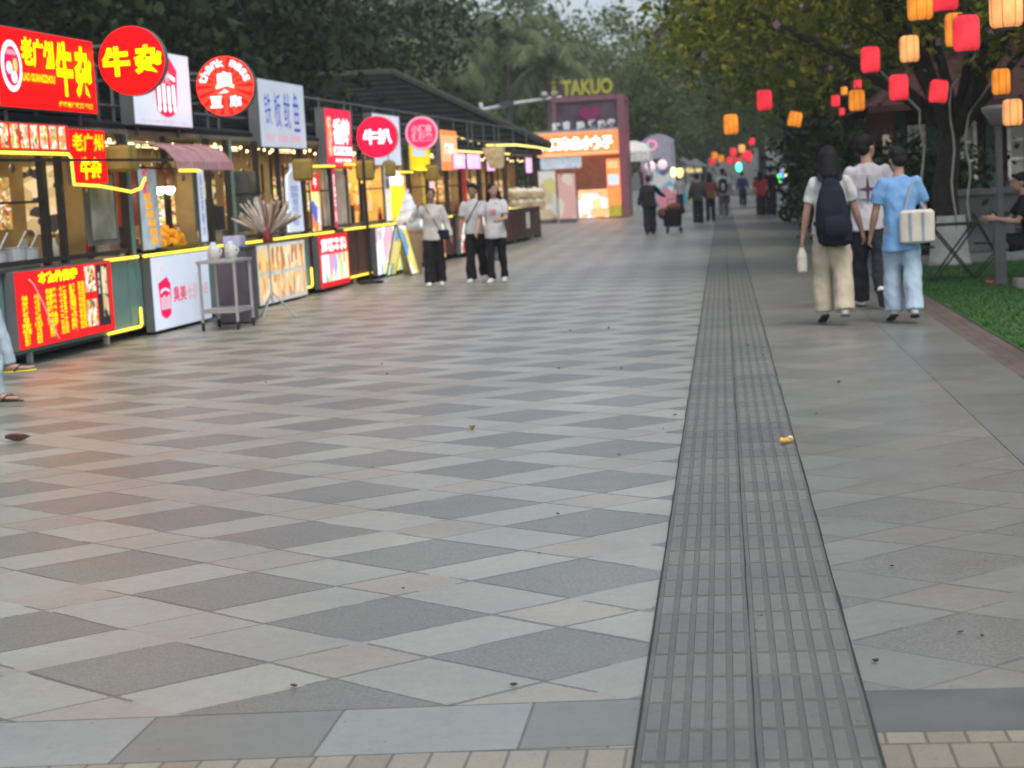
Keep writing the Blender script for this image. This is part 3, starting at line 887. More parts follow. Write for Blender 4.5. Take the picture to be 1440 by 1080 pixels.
ORD = {}
BOTTLES = []
def goods(Y0, u, r, k):
    n = ORD.setdefault(Y0, len(ORD))
    num = ['first', 'second', 'third', 'fourth', 'fifth', 'sixth', 'seventh', 'eighth', 'last'][n]
    Y = Y0 + u; X = row_x(Y) - .38 + r.uniform(-.08, .08); grp = 'small goods on the counter of the %s stall' % num
    kind = r.choice((0, 0, 1, 2))
    if kind == 0:
        m = r.choice([M('sauce red', (.35, .03, .02), .3), M('soy dark', (.03, .015, .01), .25), M('oil amber', (.5, .28, .05), .25), M('milk white', (.6, .6, .56), .35)])
        t = thing('sauce_bottle', 'sauce bottle on the counter of the %s stall from the near end' % num, 'bottle', (X, Y, .967), 0, grp)
        MB().rings([(0, 0, 0, .04, .04), (0, 0, .17, .042, .042), (0, 0, .22, .018, .018), (0, 0, .27, .016, .016)], 12).build('body', m, t, smooth=True); MB().disc_z((0, 0), .018, .271, .30, 10).build('cap', M('red cap', (.4, .04, .03), .4), t)
    elif kind == 1:
        t = thing('cup_stack', 'stack of paper cups on the counter of the %s stall from the near end' % num, 'cups', (X, Y, .967), 0, grp)
        MB().rings([(0, 0, 0, .03, .03), (0, 0, .26, .042, .042), (0, 0, .27, .046, .046)], 14).build('cups', M('paper cups', (.55, .50, .42), .5), t); MB().disc_z((0, 0), .047, .271, .279, 14).build('rim', M('milk white', (.6, .6, .56), .35), t)
    else:
        t = thing('steel_box', 'steel food box on the counter of the %s stall from the near end' % num, 'container', (X, Y, .967), ROT, grp)
        MB().box(-.12, .12, -.16, .16, 0, .15).build('tub', steel, t, bevel=.01); MB().box(-.125, .125, -.165, .165, .152, .17).build('lid', M('tub lid', (.35, .33, .28), .3, .4), t, bevel=.006)
def stall(Y0, L, label, body=tealp, name='food_stall', warm=7.0, interior=None, posts=(), window=True):
    t = thing(name, label, 'food stall', (row_x(Y0), Y0, 0), ROT, 'food stalls along the left side')
    mb = MB(); mb.box(-2.1, 0, 0, L, .12, .93)
    for k in range(1, int(L / .6) + 1):
        mb.box(0.002, .012, k * .6 - .012, k * .6 + .012, .16, .9)
    mb.build('cabinet', body, t)
    MB().box(-2.0, -.12, .12, L - .12, .06, .117).build('underframe', black, t)
    for y in (.5, L - .55):
        w = MB().disc_x((y, .09), .09, -.36, -.27, 20).build('wheel', rubber, t)
    for y in (.9, L - .9): MB().box(-.09, -.04, y, y + .05, 0, .118).build('foot', M('pale steel foot', (.55, .56, .55), .4), t)
    MB().box(-.6, .05, .02, L - .02, .933, .965).build('counter_top', dkgrey, t, bevel=.006)
    MB().box(-2.1, -2.05, 0.04, L - .04, .934, 2.38).build('back_wall', interior or cream, t)
    for y0, y1 in ((0.0, .04), (L - .04, L)): MB().box(-2.1, -.55, y0, y1, .934, 2.38).build('end_wall', body, t)
    MB().box(-2.04, -.56, L - .05, L - .041, .97, 2.37).build('inner_panel', interior or cream, t)
    for y in (.0, L - .07) + tuple(posts): MB().box(-.09, -.02, y, y + .07, .967, 2.38).build('post', frame if y not in (0.0,) else body, t)
    if window:
        mb = MB(); mb.box(-.07, -.03, .075, L - .075, 1.0, 1.05); mb.box(-.07, -.03, .075, L * .42, 1.62, 1.645)
        for k in (0.42, .72): mb.box(-.065, -.035, L * k, L * k + .035, 1.051, 2.05)
        mb.build('window_frame', frame, t)
    MB().box(-2.12, -.10, -.02, L + .02, 2.384, 2.44).build('ceiling', M('stall ceiling', (.20, .16, .11), .7), t)
    mb = MB(); mb.poly([(-.10, 2.445), (-.10, 2.50), (-1.35, 2.95), (-2.4, 2.72), (-2.4, 2.66), (-1.35, 2.88)], 'y', -.06, L + .06)
    for k in range(1, 6):
        x = -.08 - k * .22; z = 2.50 + (-.10 - x) * .36
        mb.box(x - .02, x + .02, -.06, L + .06, z - .004, z + .035)
    mb.build('roof', roofm, t, fix=True)
    mb = MB()
    for z in (2.72, 3.16): mb.tube([(-.22, -.1, z), (-.22, L + .1, z)], .018, 8)
    for y in (.2, L / 2, L - .2): mb.bar((-.22, y, 2.5), (-.22, y, 3.2), .03)
    mb.build('sign_rail', greyp, t)
    mb = MB(); mb.box(-1.95, -1.7, .1, L - .1, 1.5, 1.53); mb.box(-1.95, -1.7, .1, L - .1, 1.95, 1.98); mb.build('shelf', M('shelf wood', (.25, .16, .08), .6), t)
    mb = MB(); r = random.Random(Y0)
    for z in (1.531, 1.981):
        y = .3
        while y < L - .3:
            hh = r.uniform(.14, .28); q = r.uniform(.035, .06)
            mb.rings([(-1.83, y, z, q, q), (-1.83, y, z + hh * .65, q, q), (-1.83, y, z + hh * .8, q * .5, q * .5), (-1.83, y, z + hh, q * .45, q * .45)], 10)
            y += r.uniform(.13, .4)
    mb.build('shelf_jars', poster('jar colours', [(.5, .3, .1), (.6, .5, .4), (.35, .08, .04), (.2, .25, .12), (.7, .6, .3)], (5, 5, 5), 0.0), t)
    tube = MB().tube([(-.9, .5, 2.34), (-.9, L - .5, 2.34)], .03, 8).build('tube_lamp', M('warm tube light', (1, .80, .45), .4, emit=1.4, var=0), t)
    # built-in kit behind the counter: lit wall menus, a steel unit, hanging utensils and a string of small bulbs
    y = .35
    for k in range(3):
        w_ = r.uniform(.5, .85)
        if y + w_ > L - .2: break
        MB().box(-2.045, -2.03, y, y + w_, 1.15 + .1 * r.random(), 1.9 + .3 * r.random()).build('wall_menu', r.choice([foodA, foodB, skew, foodC]), t)
        y += w_ + r.uniform(.25, .6)
    y = r.uniform(.7, 1.3); MB().box(-1.25, -.75, y, y + r.uniform(.5, .9), .966, 1.0 + r.uniform(.3, .55)).build('cooking_unit', r.choice([steel, dkgrey, M('pale enamel', (.6, .55, .45), .4)]), t, bevel=.015)
    mb = MB()
    for k in range(9):
        yy = .4 + (L - .8) * k / 8 + r.uniform(-.08, .08); hh = r.uniform(.15, .4)
        mb.tube([(-.55, yy, 2.3), (-.55, yy, 2.3 - hh)], .008, 5); mb.ball((-.55, yy, 2.3 - hh - .03), (.03, .05, .05), 8, 5)
    mb.tube([(-.55, .3, 2.3), (-.55, L - .3, 2.3)], .012, 6)
    mb.build('hanging_utensils', M('dull utensil', (.25, .22, .18), .45, .5), t)
    mb = MB(); bl = MB()
    for k in range(12):
        yy = .2 + (L - .4) * k / 11; zz = 2.33 - .08 * abs(math.sin(k * math.pi / 3.67)); bl.ball((-.3, yy, zz), .022, 8, 5)
        mb.tube([(-.3, yy, zz), (-.3, min(L - .1, yy + (L - .4) / 11), 2.33 - .08 * abs(math.sin((k + 1) * math.pi / 3.67)))], .006, 5)
    mb.build('bulb_cable', black, t); bl.build('string_bulbs', M('small warm bulb', (1, .72, .35), .4, emit=2.2, var=0), t)
    for k in range(2):
        xa = -1.95 + .62 * k + r.uniform(0, .08); za = 1.2 + r.uniform(0, .15)
        MB().box(xa, xa + r.uniform(.42, .52), L - .066, L - .0515, za, za + r.uniform(.5, .8)).build('wall_menu', r.choice([foodA, foodB, skew, foodC]), t)
    for k in range(5):
        goods(Y0, .3 + (L - .6) * k / 4.3 + r.uniform(-.1, .1), r, k)
    if warm:
        ld = bpy.data.lights.new('stall lamp', 'AREA'); ld.energy = warm * 1.25; ld.color = (1, .74, .40); ld.shape = 'RECTANGLE'; ld.size = 0.3; ld.size_y = L - 1
        lo = bpy.data.objects.new('lamp_light', ld); COL.objects.link(lo); lo.parent = t; lo.location = (-1.0, L / 2, 2.30)
    return t

def board(par, name, y0, y1, z0, z1, face, depth=.11, x=.014, side=None, border=None):
    """printed light box hung on the stall front: grey casing, printed face; returns face"""
    b = MB().box(x, x + depth, y0, y1, z0, z1).build(name, side or greyp, par, bevel=.006)
    f = MB().box(x + depth + .001, x + depth + .006, y0 + .012, y1 - .012, z0 + .012, z1 - .012).build('face', face, b)
    return b, x + depth + .0065
def strip(par, pts, mat=None, r=.017): return MB().tube(pts, r, 8).build('light_strip', mat or YEL, par, smooth=True)
def pic(par, y0, y1, z0, z1, x, mat, name='picture'): return MB().box(x, x + .003, y0, y1, z0, z1).build(name, mat, par)
foodA = poster('food print warm', [(.75, .30, .06), (.85, .65, .35), (.35, .10, .04), (.9, .8, .65), (.55, .35, .12), (.3, .3, .1)], (24, 24, 24), .3)
foodB = poster('food print mixed', [(.85, .85, .8), (.75, .25, .08), (.35, .45, .10), (.9, .7, .3), (.2, .08, .05), (.8, .4, .35)], (21, 21, 21), .38, seed=3)
foodC = poster('fried food print', [(.80, .36, .05), (.90, .55, .18), (.45, .16, .03), (.85, .70, .45), (.7, .5, .3)], (11, 11, 5), .30, seed=5)
drink = poster('bright drinks print', [(.75, .8, .85), (.8, .85, .3), (.75, .4, .35), (.35, .35, .7), (.9, .9, .9), (.55, .3, .45), (.5, .75, .2), (.85, .75, .6)], (5, 5, 2.2), .45, seed=7)
skew = poster('skewer print', [(.75, .6, .35), (.85, .7, .45), (.05, .04, .05), (.6, .45, .22)], (6, 14, 10), .25, seed=8)

# --- first stall: red beef offal stall
S = stall(16.42, 3.84, 'teal stall with a big red menu board of yellow prices below its lit window', warm=9, posts=(1.5, 1.95))
b, fx = board(S, 'menu_board', .30, 2.78, .17, .955, REDM)
text_x(b, '本店价目表', 1.35, .86, 1.0, .125, fx, YTX, .055)
names = ['牛杂\n牛肚\n牛筋\n牛肠\n牛肺\n牛百叶\n牛腩面\n萝卜\n豆泡', '十元\n十五\n十五\n十二\n十元\n十五元\n十元\n五元\n五元', '牛杂粉\n牛腩粉\n牛肚粉\n牛筋粉\n净牛杂\n净牛腩\n面筋\n腐竹', '十二\n十五\n十五\n十五\n二十\n二十\n三元\n三元', '鱼蛋\n香肠\n生菜\n海带\n粉丝\n丸子\n豆腐\n虾饺', '五元\n三元\n三元\n三元\n三元\n五元\n三元\n五元']
for k, (nm, yy, ww) in enumerate(zip(names, (.50, .78, 1.13, 1.42, 1.67, 1.91), (.20, .19, .26, .19, .16, .18))):
    zt = .72 if k < 2 else .755 + (k - 2) * .008; hh = .50 if k < 2 else .50
    text_x(b, nm, yy, zt - hh / 2 - .01, ww, hh, fx, OTX, .055, spacing=.92)
pic(b, 2.03, 2.30, .64, .92, fx, foodB); pic(b, 2.03, 2.30, .27, .56, fx, foodB)
pic(b, 2.34, 2.66, .25, .92, fx, M('dark menu corner', (.03, .025, .028), .4)); pic(b, 2.48, 2.62, .35, .90, fx + .003, skew)
text_x(b, '串\n串\n香', 2.40, .72, .06, .24, fx + .003, WTX, .02)
MB().tube([(fx + .01, .62, .86), (fx + .012, .72, .80), (fx + .012, .90, .60), (fx + .012, 1.08, .36), (fx + .01, 1.22, .22)], .008, 6).build('tape', M('white tape', (.85, .75, .78), .4), b)
b, fx = board(S, 'picture_banner', .30, 2.02, 2.145, 2.43, REDM, depth=.05, x=.03)
for k in range(7): pic(b, .36 + k * .232, .53 + k * .232, 2.17, 2.405, fx, foodB)
b2, fx = board(S, 'shop_banner', 2.03, 3.02, 1.80, 2.40, REDL, depth=.05, x=.03)
text_x(b2, '老广州', 2.52, 2.25, .86, .20, fx, OTX, .03); text_x(b2, '牛杂', 2.55, 1.97, .58, .24, fx, YTX, .035)
strip(S, [(.10, .28, 2.12), (.10, 1.93, 2.12), (.10, 2.0, 2.08), (.10, 2.02, 1.80), (.11, 2.7, 1.775), (.13, 3.1, 1.74), (.16, 3.5, 1.70), (.2, 3.7, 1.74), (.22, 3.8, 1.85)])
strip(S, [(.05, 2.8, .945), (.05, 3.82, .945)])
strip(S, [(.05, 2.75, .13), (.05, 3.74, .13), (.05, 3.78, .16), (.05, 3.78, .34)])
MB().box(-.3, -.1, .3, 1.4, .967, 1.0).build('tray', steel, S)
MB().bar((.02, .25, 2.05), (.75, 3.3, 2.03), .03).build('shade_arm', frame, S)
MB().box(-.05, -.03, 2.62, 3.5, 1.12, 1.98).build('door_pane', glassm, S); 
MB().box(-.028, -.02, 2.72, 3.4, 1.18, 1.9).build('poster', M('faded wall poster', (.22, .23, .18), .5, var=.5, scale=3), S)
# --- second stall: bucket snacks
S2 = stall(20.32, 3.78, 'teal stall with a white front board showing a red bucket and a faded pink awning', warm=14, window=False, posts=(1.3, 2.9))
b, fx = board(S2, 'front_board', .10, 2.16, .035, .93, WHT)
def bucket(par, y, z, w, hh, x, mat, wm):
    pts = [(y - w * .5, z + hh * .36), (y - w * .40, z - hh * .40)] + [(y - w * .40 + w * .80 * i / 8, z - hh * .40 - hh * .10 * math.sin(math.pi * i / 8)) for i in range(1, 8)] + [(y + w * .40, z - hh * .40), (y + w * .5, z + hh * .30), (y + w * .22, z + hh * .5)]
    MB().poly(pts, 'x', x, x + .003).build('bucket_emblem', mat, par, fix=True)
    for k in range(4):
        yy = y - w * .30 + k * w * .2; 
        pic(par, yy - w * .055, yy + w * .055, z - hh * .28, z + hh * .02 + .02 * (k % 2), x + .0035, wm, 'emblem_stripe')
    pts = [(y - w * .38 + w * .76 * i / 10, z + hh * .10 + hh * .07 * math.sin(math.pi * i / 10)) for i in range(11)]
    pts = pts + [(p_, q_ + hh * .07) for p_, q_ in reversed(pts)]
    MB().poly(pts, 'x', x + .0035, x + .0065).build('emblem_band', wm, par, fix=True)
bucket(b, .50, .42, .42, .50, fx, RTX, WHT)
MB().bar((fx + .002, .34, .70), (fx + .002, .46, .84), .012).build('straw_mark', PTX, b)
text_x(b, '臭美', 1.02, .44, .48, .20, fx, RTX, .02); text_x(b, '长沙', 1.48, .44, .36, .21, fx, PTX, .01); text_x(b, '小串', 1.90, .44, .34, .18, fx, PTX, .0)
strip(S2, [(.10, -.02, .945), (.13, .1, .948), (.13, 2.2, .950), (.07, 2.4, .95), (.07, 3.75, .95)])
b, fx = board(S2, 'sausage_poster', .12, .74, 1.0, 1.98, M('pale poster sheet', (.45, .55, .60), .5, emit=.12), depth=.03)
for k in range(6): pic(b, .27 + .03 * k, .47 + .03 * k, 1.60 - k * .105, 1.68 - k * .105, fx, M('orange sausage print', (.9, .32, .02), .5, emit=.4, var=.3, scale=20))
text_x(b, '烤\n肠', .36, 1.82, .22, .30, fx, RTX, .03)
b, fx = board(S2, 'narrow_menu', 2.20, 2.46, 1.02, 1.98, WHT, depth=.03); text_x(b, '臭\n豆\n腐\n糖\n水', 2.33, 1.5, .1, .8, fx, BTX, .0)
mb = MB(); n = 14
prof = [(.05, 2.26), (.22, 2.25), (.42, 2.17), (.54, 2.03), (.56, 1.93)]
for (xa, za), (xb, zb) in zip(prof, prof[1:]): mb.quad((xa, .1, za), (xb, .1, zb), (xb, 2.15, zb), (xa, 2.15, za))
for k in range(5): mb.tube([(x_, .1 + k * .512, z_ + .008) for x_, z_ in prof], .012, 5)
mb.build('awning', PINKP, S2, smooth=False)
strip(S2, [(.57, .12, 1.92), (.57, .8, 1.92)])
for y_ in (.1, 2.15): MB().bar((.02, y_, 1.99), (.55, y_, 1.94), .025).build('awning_arm', frame, S2)
MB().box(-.25, -.2, .15, .8, 1.3, 2.2).build('red_curtain', M('red orange cloth', (.55, .08, .03), .7), S2)
# --- third stall: squid stall
S3 = stall(24.16, 3.56, 'teal stall with a white framed sheet of fried food pictures on its front', warm=8, posts=(1.2, 2.3))
b, fx = board(S3, 'picture_board', .40, 2.86, .03, .90, M('white picture frame', (.72, .73, .68), .5, emit=.1))
for r_ in range(2):
    for k in range(9): pic(b, .47 + k * .262, .68 + k * .262, .10 + r_ * .40, .44 + r_ * .40, fx, foodC)
strip(S3, [(.08, .05, .945), (.08, 3.5, .95)])
strip(S3, [(.05, 2.9, .13), (.05, 3.4, .13), (.05, 3.44, .17), (.05, 3.44, .42)])
pts = [(2.25, 1.02), (3.05, 1.02), (3.0, 1.75), (2.95, 1.88), (2.72, 1.95), (2.70, 2.02), (2.74, 2.06), (2.56, 2.06), (2.6, 2.0), (2.58, 1.95), (2.35, 1.88), (2.30, 1.75)]
bt = MB().poly(pts, 'x', .05, .09).build('bottle_shaped_menu', WHT, S3, fix=True)
text_x(bt, '铁板鱿鱼\n轰炸鱿鱼\n烤面筋\n烤豆皮\n烤生蚝\n烤扇贝', 2.65, 1.42, .42, .62, .091, BTX, .0)
MB().box(-.06, -.04, .2, 1.15, 1.1, 1.95).build('pane', glassm, S3)
# --- fourth stall: brown steak stall
S4 = stall(27.78, 3.78, 'brown stall with a red board of pictures and a bold red round beef steak sign', brown, warm=14, posts=(1.75,))
b, fx = board(S4, 'menu_board', .05, 1.90, .06, .93, REDM)
text_x(b, '香煎牛扒\n原切牛排', .98, .745, 1.6, .22, fx, WTX, .03); pic(b, .16, 1.80, .16, .60, fx, drink)
b, fx = board(S4, 'narrow_sign', .08, .60, .98, 1.93, poster('toy print', [(.7, .7, .7), (.85, .25, .05), (.1, .12, .55), (.9, .8, .3)], (3, 4, 4), .35), depth=.03)
pic(b, .1, .58, 1.62, 1.90, fx, REDM); text_x(b, '牛', .34, 1.76, .2, .18, fx + .004, WTX, .03)
b, fx = board(S4, 'hanging_strip', 1.50, 1.66, 1.0, 2.0, RTX, depth=.02); text_x(b, '招\n牌\n牛\n扒', 1.58, 1.5, .1, .8, fx, WTX, .02)
MB().box(-.22, -.18, 1.75, 3.4, 1.02, 1.98).build('doll_poster', M('cream cartoonless poster', (.50, .42, .33), .6, emit=.10, var=.35, scale=2.2), S4)
strip(S4, [(.06, .02, 2.02), (.06, 1.6, 2.03)]); strip(S4, [(.06, 2.3, 2.06), (.06, 3.3, 2.06), (.06, 3.4, 2.0), (.06, 3.4, 1.75)])
strip(S4, [(.08, .0, .945), (.08, 1.2, .947)]); strip(S4, [(.06, 2.0, .955), (.06, 3.75, .955)]); strip(S4, [(.05, 1.9, .13), (.05, 3.75, .13)])
# --- fifth stall: drinks and ice cream
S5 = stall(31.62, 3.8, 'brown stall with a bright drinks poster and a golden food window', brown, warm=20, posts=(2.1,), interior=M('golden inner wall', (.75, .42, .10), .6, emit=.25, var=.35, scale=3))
b, fx = board(S5, 'drinks_board', .08, 2.22, .06, .93, drink)
b, fx = board(S5, 'white_pillar_sign', 1.3, 1.75, 1.0, 2.05, WHT, depth=.04); pic(b, 1.35, 1.7, 1.62, 1.82, fx, black)
text_x(b, '鲜\n榨', 1.52, 1.3, .2, .4, fx, OTX, .02)
b, fx = board(S5, 'lean_board', 2.72, 3.6, .1, .96, poster('blue yellow print', [(.75, .6, .08), (.1, .35, .7), (.85, .8, .75), (.8, .65, .2)], (1.6, 2.2, 3), .4), depth=.04)
strip(S5, [(.06, .05, .955), (.06, 2.2, .955)]); strip(S5, [(.08, 2.5, 1.93), (.08, 3.7, 1.93)]); strip(S5, [(.05, 3.2, .13), (.05, 3.8, .13)])
# beer mug shaped lit sign
mg = thing('mug_sign', 'lit yellow beer mug sign with a white foam top on the drinks stall', 'sign', (row_x(33.6) + .12, 33.6, 1.0), ROT)
mg.scale = (.55, .55, 1.1)
MB().rings([(0, 0, 0, .20, .20), (0, 0, .05, .22, .22), (0, 0, .62, .22, .22)], 20).build('mug', M('lit amber mug', (1, .50, .02), .4, emit=.5, var=.15, scale=8), mg, smooth=True)
mb = MB(); [mb.ball((.13 * math.cos(a), .13 * math.sin(a), .68), .12) for a in np.linspace(0, 6.28, 7)[:-1]]; mb.ball((0, 0, .72), .16); mb.build('foam', WTX, mg, smooth=True)
MB().tube([(.2, .1, .12), (.34, .17, .2), (.34, .17, .42), (.2, .1, .5)], .035, 8).build('handle', MATS['lit amber mug'], mg, smooth=True)
# --- sixth and seventh
S6 = stall(35.5, 3.78, 'brown stall under the orange sign behind the woman in the cream top', brown, warm=14, posts=(1.9,))
b, fx = board(S6, 'front_board', .4, 2.4, .1, .93, poster('orange noodles print', [(.85, .35, .08), (.8, .75, .7), (.35, .08, .03), (.9, .6, .2)], (3, 3, 3), .4, seed=2))
b, fx = board(S6, 'pink_strip', 1.5, 1.9, .98, 2.0, M('lit pale pink sheet', (.9, .6, .7), .4, emit=.4), depth=.03)
strip(S6, [(.06, .2, 1.98), (.06, 1.9, 1.98), (.06, 2.2, 1.9)]); strip(S6, [(.06, .05, .955), (.06, 3.7, .955)])
MB().box(-.3, -.2, 2.4, 2.9, 1.2, 2.0).build('yellow_banner', M('yellow cloth', (.6, .5, .06), .7, emit=.1), S6)
S7 = stall(39.4, 3.9, 'brown stall with a lit pink violet front behind the two women in white', brown, warm=14, posts=(2.0,))
b, fx = board(S7, 'front_board', .3, 3.5, .1, .93, poster('red snack print', [(.6, .1, .05), (.8, .45, .15), (.85, .8, .75), (.4, .05, .04)], (3, 3, 3), .35, seed=9))
b, fx = board(S7, 'pink_fascia', .3, 1.7, 2.0, 2.36, VIO, depth=.04); text_x(b, '奶茶', 1.0, 2.18, .7, .22, fx, WTX, .03)
b, fx = board(S7, 'violet_fascia', 2.0, 3.7, 2.0, 2.36, VIO, depth=.04)
strip(S7, [(.1, .05, 2.40), (.1, 3.8, 2.40)], YELD, .02); MB().box(0, .08, 1.5, 1.62, .97, 2.0).build('red_post', M('red paint', (.5, .03, .02), .5), S7)
S8 = stall(43.5, 3.6, 'dark wood stall with pale violet lit menus under the pavilion eave', brown, warm=12, posts=(1.8,))
b, fx = board(S8, 'menu_sign', .5, 1.6, 1.95, 2.36, VIO, depth=.04)
strip(S8, [(.14, .05, 2.40), (.14, 3.5, 2.40)], YELD, .02)
S9 = stall(47.4, 5.2, 'low brown bun stall whose lit counter ends the row, dark posts above', brown, name='bun_stall', warm=10, posts=(1.8, 3.4), window=False)
strip(S9, [(-1.45, -.2, 3.0), (-.62, -.2, 2.67), (.3, -.1, 2.63), (.42, 2.6, 2.6), (.42, 5.1, 2.57)], YELD, .025); strip(S9, [(-.9, -.03, .97), (.08, -.03, .97), (.08, 5.1, .97)], YELD, .022)
b, fx = board(S9, 'violet_sign', 2.9, 4.0, 1.9, 2.34, VIO, depth=.04)
pic(S9, 2.6, 3.3, .35, .8, .02, M('white oval emblem', (.8, .8, .78), .4), 'emblem')

# ------------------------------------------------------------------ signs on the roofs
def roof_sign(Y0, Y1, z0, z1, face, label, off=0.02, name='shop_sign', depth=.17):
    t = thing(name, label, 'sign', (row_x(Y0), Y0, 0), ROT, 'box signs on the stall roofs'); L = Y1 - Y0
    MB().box(off - depth, off, 0, L, z0, z1).build('casing', greyp, t, bevel=.008)
    MB().box(off + .001, off + .006, .015, L - .015, z0 + .015, z1 - .015).build('face', face, t)
    [MB().bar((off - .09, y, z0 - .12), (off - .09, y, z0 + .004), .03).build('bracket', greyp, t) for y in (.3, L - .3)]
    return t, off + .0065
t, fx = roof_sign(16.98, 19.44, 2.57, 3.385, REDL, 'largest red box sign with yellow writing and an oval white ringed emblem')
pts = [(.32 + .23 * math.cos(a), 2.99 + .255 * math.sin(a)) for a in np.linspace(0, 2 * math.pi, 41)[:-1]]
em = MB().poly(pts, 'x', fx, fx + .004).build('emblem', WTX, t, fix=True)
pts2 = [(.32 + .18 * math.cos(a), 2.99 + .20 * math.sin(a)) for a in np.linspace(0, 2 * math.pi, 41)[:-1]]
MB().poly(pts2, 'x', fx + .0045, fx + .007).build('emblem_disc', RTX, em, fix=True)
mb = MB(); [mb.poly([(.32 + dy + r_ * math.cos(a), 2.99 + dz + r_ * math.sin(a)) for a in np.linspace(0, 2 * math.pi, 17)[:-1]], 'x', fx + .0075, fx + .010) for dy, dz, r_ in ((-.07, -.02, .06), (.03, -.11, .06))]
mb.build('emblem_bowl', WTX, em, fix=True)
MB().poly([(.39 + .05 * math.cos(a), 3.0 + .07 * math.sin(a)) for a in np.linspace(0, 2 * math.pi, 17)[:-1]], 'x', fx + .0075, fx + .010).build('emblem_leaf', M('lit tan print', (.8, .5, .15), .5, emit=.4), em, fix=True)
pic(em, .20, .44, 3.10, 3.15, fx + .0075, PTX, 'emblem_text')
text_x(t, '老广州', .97, 3.155, .80, .30, fx, YTX, .04); text_x(t, 'LAO GUANGZHOU', .96, 2.90, .80, .085, fx, OTX, .05)
text_x(t, '牛', 1.63, 3.03, .44, .58, fx, YTX, .04); text_x(t, '杂', 2.13, 3.01, .46, .58, fx, YTX, .04); text_x(t, '传承老广味道 地道', 1.87, 2.655, .92, .06, fx, OTX, .04)
t, fx = roof_sign(20.55, 22.58, 2.49, 3.42, WHT, 'white box sign with a dark red snack bucket, partly behind the red round sign')
bucket(t, 1.12, 2.98, .86, .74, fx, RTX, WTX)
text_x(t, '臭美', 1.05, 3.10, .5, .17, fx + .007, PTX, .02, 'emblem_text'); text_x(t, '长沙臭豆腐小吃', 1.0, 2.55, 1.6, .035, fx, PTX, .0)
for k in range(4): MB().disc_x((.85 + k * .18, 2.72), .05, fx + .004, fx + .007, 16).build('emblem_dot', WTX, t)
t, fx = roof_sign(25.5, 27.9, 2.29, 3.30, WHD, 'pale white box sign with tall blue writing and faint red lettering below')
for k, ch in enumerate('铁板鱿鱼'): text_x(t, ch, .42 + k * .50, 2.86, .34, .46 + .05 * k, fx, BTX, .0)
text_x(t, '现烤 现卖 鲜香', 1.15, 2.44, 1.8, .11, fx, PTX, .01)
t, fx = roof_sign(29.1, 30.8, 2.0, 3.0, REDP, 'red box sign with two tall white characters beside the round beef steak sign')
text_x(t, '香煎', 1.02, 2.62, 1.1, .46, fx, WTX, .035); pic(t, .45, 1.64, 2.22, 2.36, fx, WTX, 'white_band'); text_x(t, '鲜嫩多汁', 1.0, 2.29, .9, .09, fx + .004, RTX, .03); text_x(t, '现煎现卖', 1.05, 2.13, 1.1, .07, fx, WTX, .02); pic(t, .1, .36, 2.2, 2.85, fx, foodA)
t, fx = roof_sign(32.4, 34.6, 2.05, 3.02, WHT, 'plain white box sign half hidden behind the round beef steak sign')
text_x(t, '柠檬茶', 1.7, 2.5, .7, .3, fx, PTX, .0)
t, fx = roof_sign(35.35, 37.35, 1.96, 2.62, YEP, 'yellow box sign with a pale blue panel below the pink round sign'); pic(t, .35, 1.5, 2.26, 2.52, fx, BLP, 'blue_panel'); text_x(t, '炸鸡', .95, 2.12, .8, .16, fx, OTX, .02)
t, fx = roof_sign(38.55, 40.4, 1.96, 2.86, ORP, 'tall orange box sign with darker ends at the far end of the sign row'); pic(t, .03, 1.8, 1.98, 2.16, fx, ORL, 'orange_band'); pic(t, .03, 1.8, 2.74, 2.84, fx, ORL, 'orange_band')
text_x(t, '烤冷面', .9, 2.45, 1.0, .26, fx, WTX, .02)
def round_sign(X, Y, z, r, face, label, rim=None):
    t = thing('round_sign', label, 'sign', (X, Y, z), 0, 'round signs facing along the walkway')
    MB().disc_y((0, 0), r, -.06, .06, 56).build('casing', greyp, t, bevel=.008)
    MB().disc_y((0, 0), r - .008, -.0665, -.061, 56).build('face', face, t)
    [MB().bar((0, .0, z_), (-.55, .02, z_ * 1.1), .03).build('bracket', greyp, t) for z_ in (-.18, .18)]
    if rim:
        mb = MB(); a = np.linspace(0, 2 * math.pi, 57)
        for i in range(56):
            mb.quad(*[((r - q) * math.cos(w), -.0695, (r - q) * math.sin(w)) for q, w in ((.004, a[i]), (.05, a[i]), (.05, a[i + 1]), (.004, a[i + 1]))])
        mb.build('rim', rim, t, fix=True)
    return t
t = round_sign(-6.53, 19.71, 3.16, .39, REDL, 'red round sign with two bold yellow characters')
text_y(t, '牛', -.18, 0, .32, .33, -.070, YTX, .045); text_y(t, '杂', .19, .0, .32, .33, -.070, YTX, .045)
t = round_sign(-6.38, 22.96, 3.03, .39, M('lit orange red', (1.0, .035, .015), .4, emit=.85, var=0), 'red round sign with rays and white curved English writing above white characters')
mb = MB()
for k in range(18):
    a = 2 * math.pi * k / 18; da = .07
    n = len(mb.v); mb.v += [(.16 * math.cos(a - da), -.068, .16 * math.sin(a - da)), (.375 * math.cos(a - da), -.068, .375 * math.sin(a - da)), (.375 * math.cos(a + da), -.068, .375 * math.sin(a + da)), (.16 * math.cos(a + da), -.068, .16 * math.sin(a + da))]; mb.f.append((n, n + 1, n + 2, n + 3))
mb.build('sign_rays', M('lit deep red', (.75, .005, .01), .4, emit=.7, var=0), t)
for k, ch in enumerate('thank miss'):
    if ch == ' ': continue
    a = rad(163 - k * 16.2)
    text_y(t, ch, .305 * math.cos(a), .305 * math.sin(a), .078, .108 if ch in 'thk' else .086, -.072, WTX, .015, roll=a - math.pi / 2)
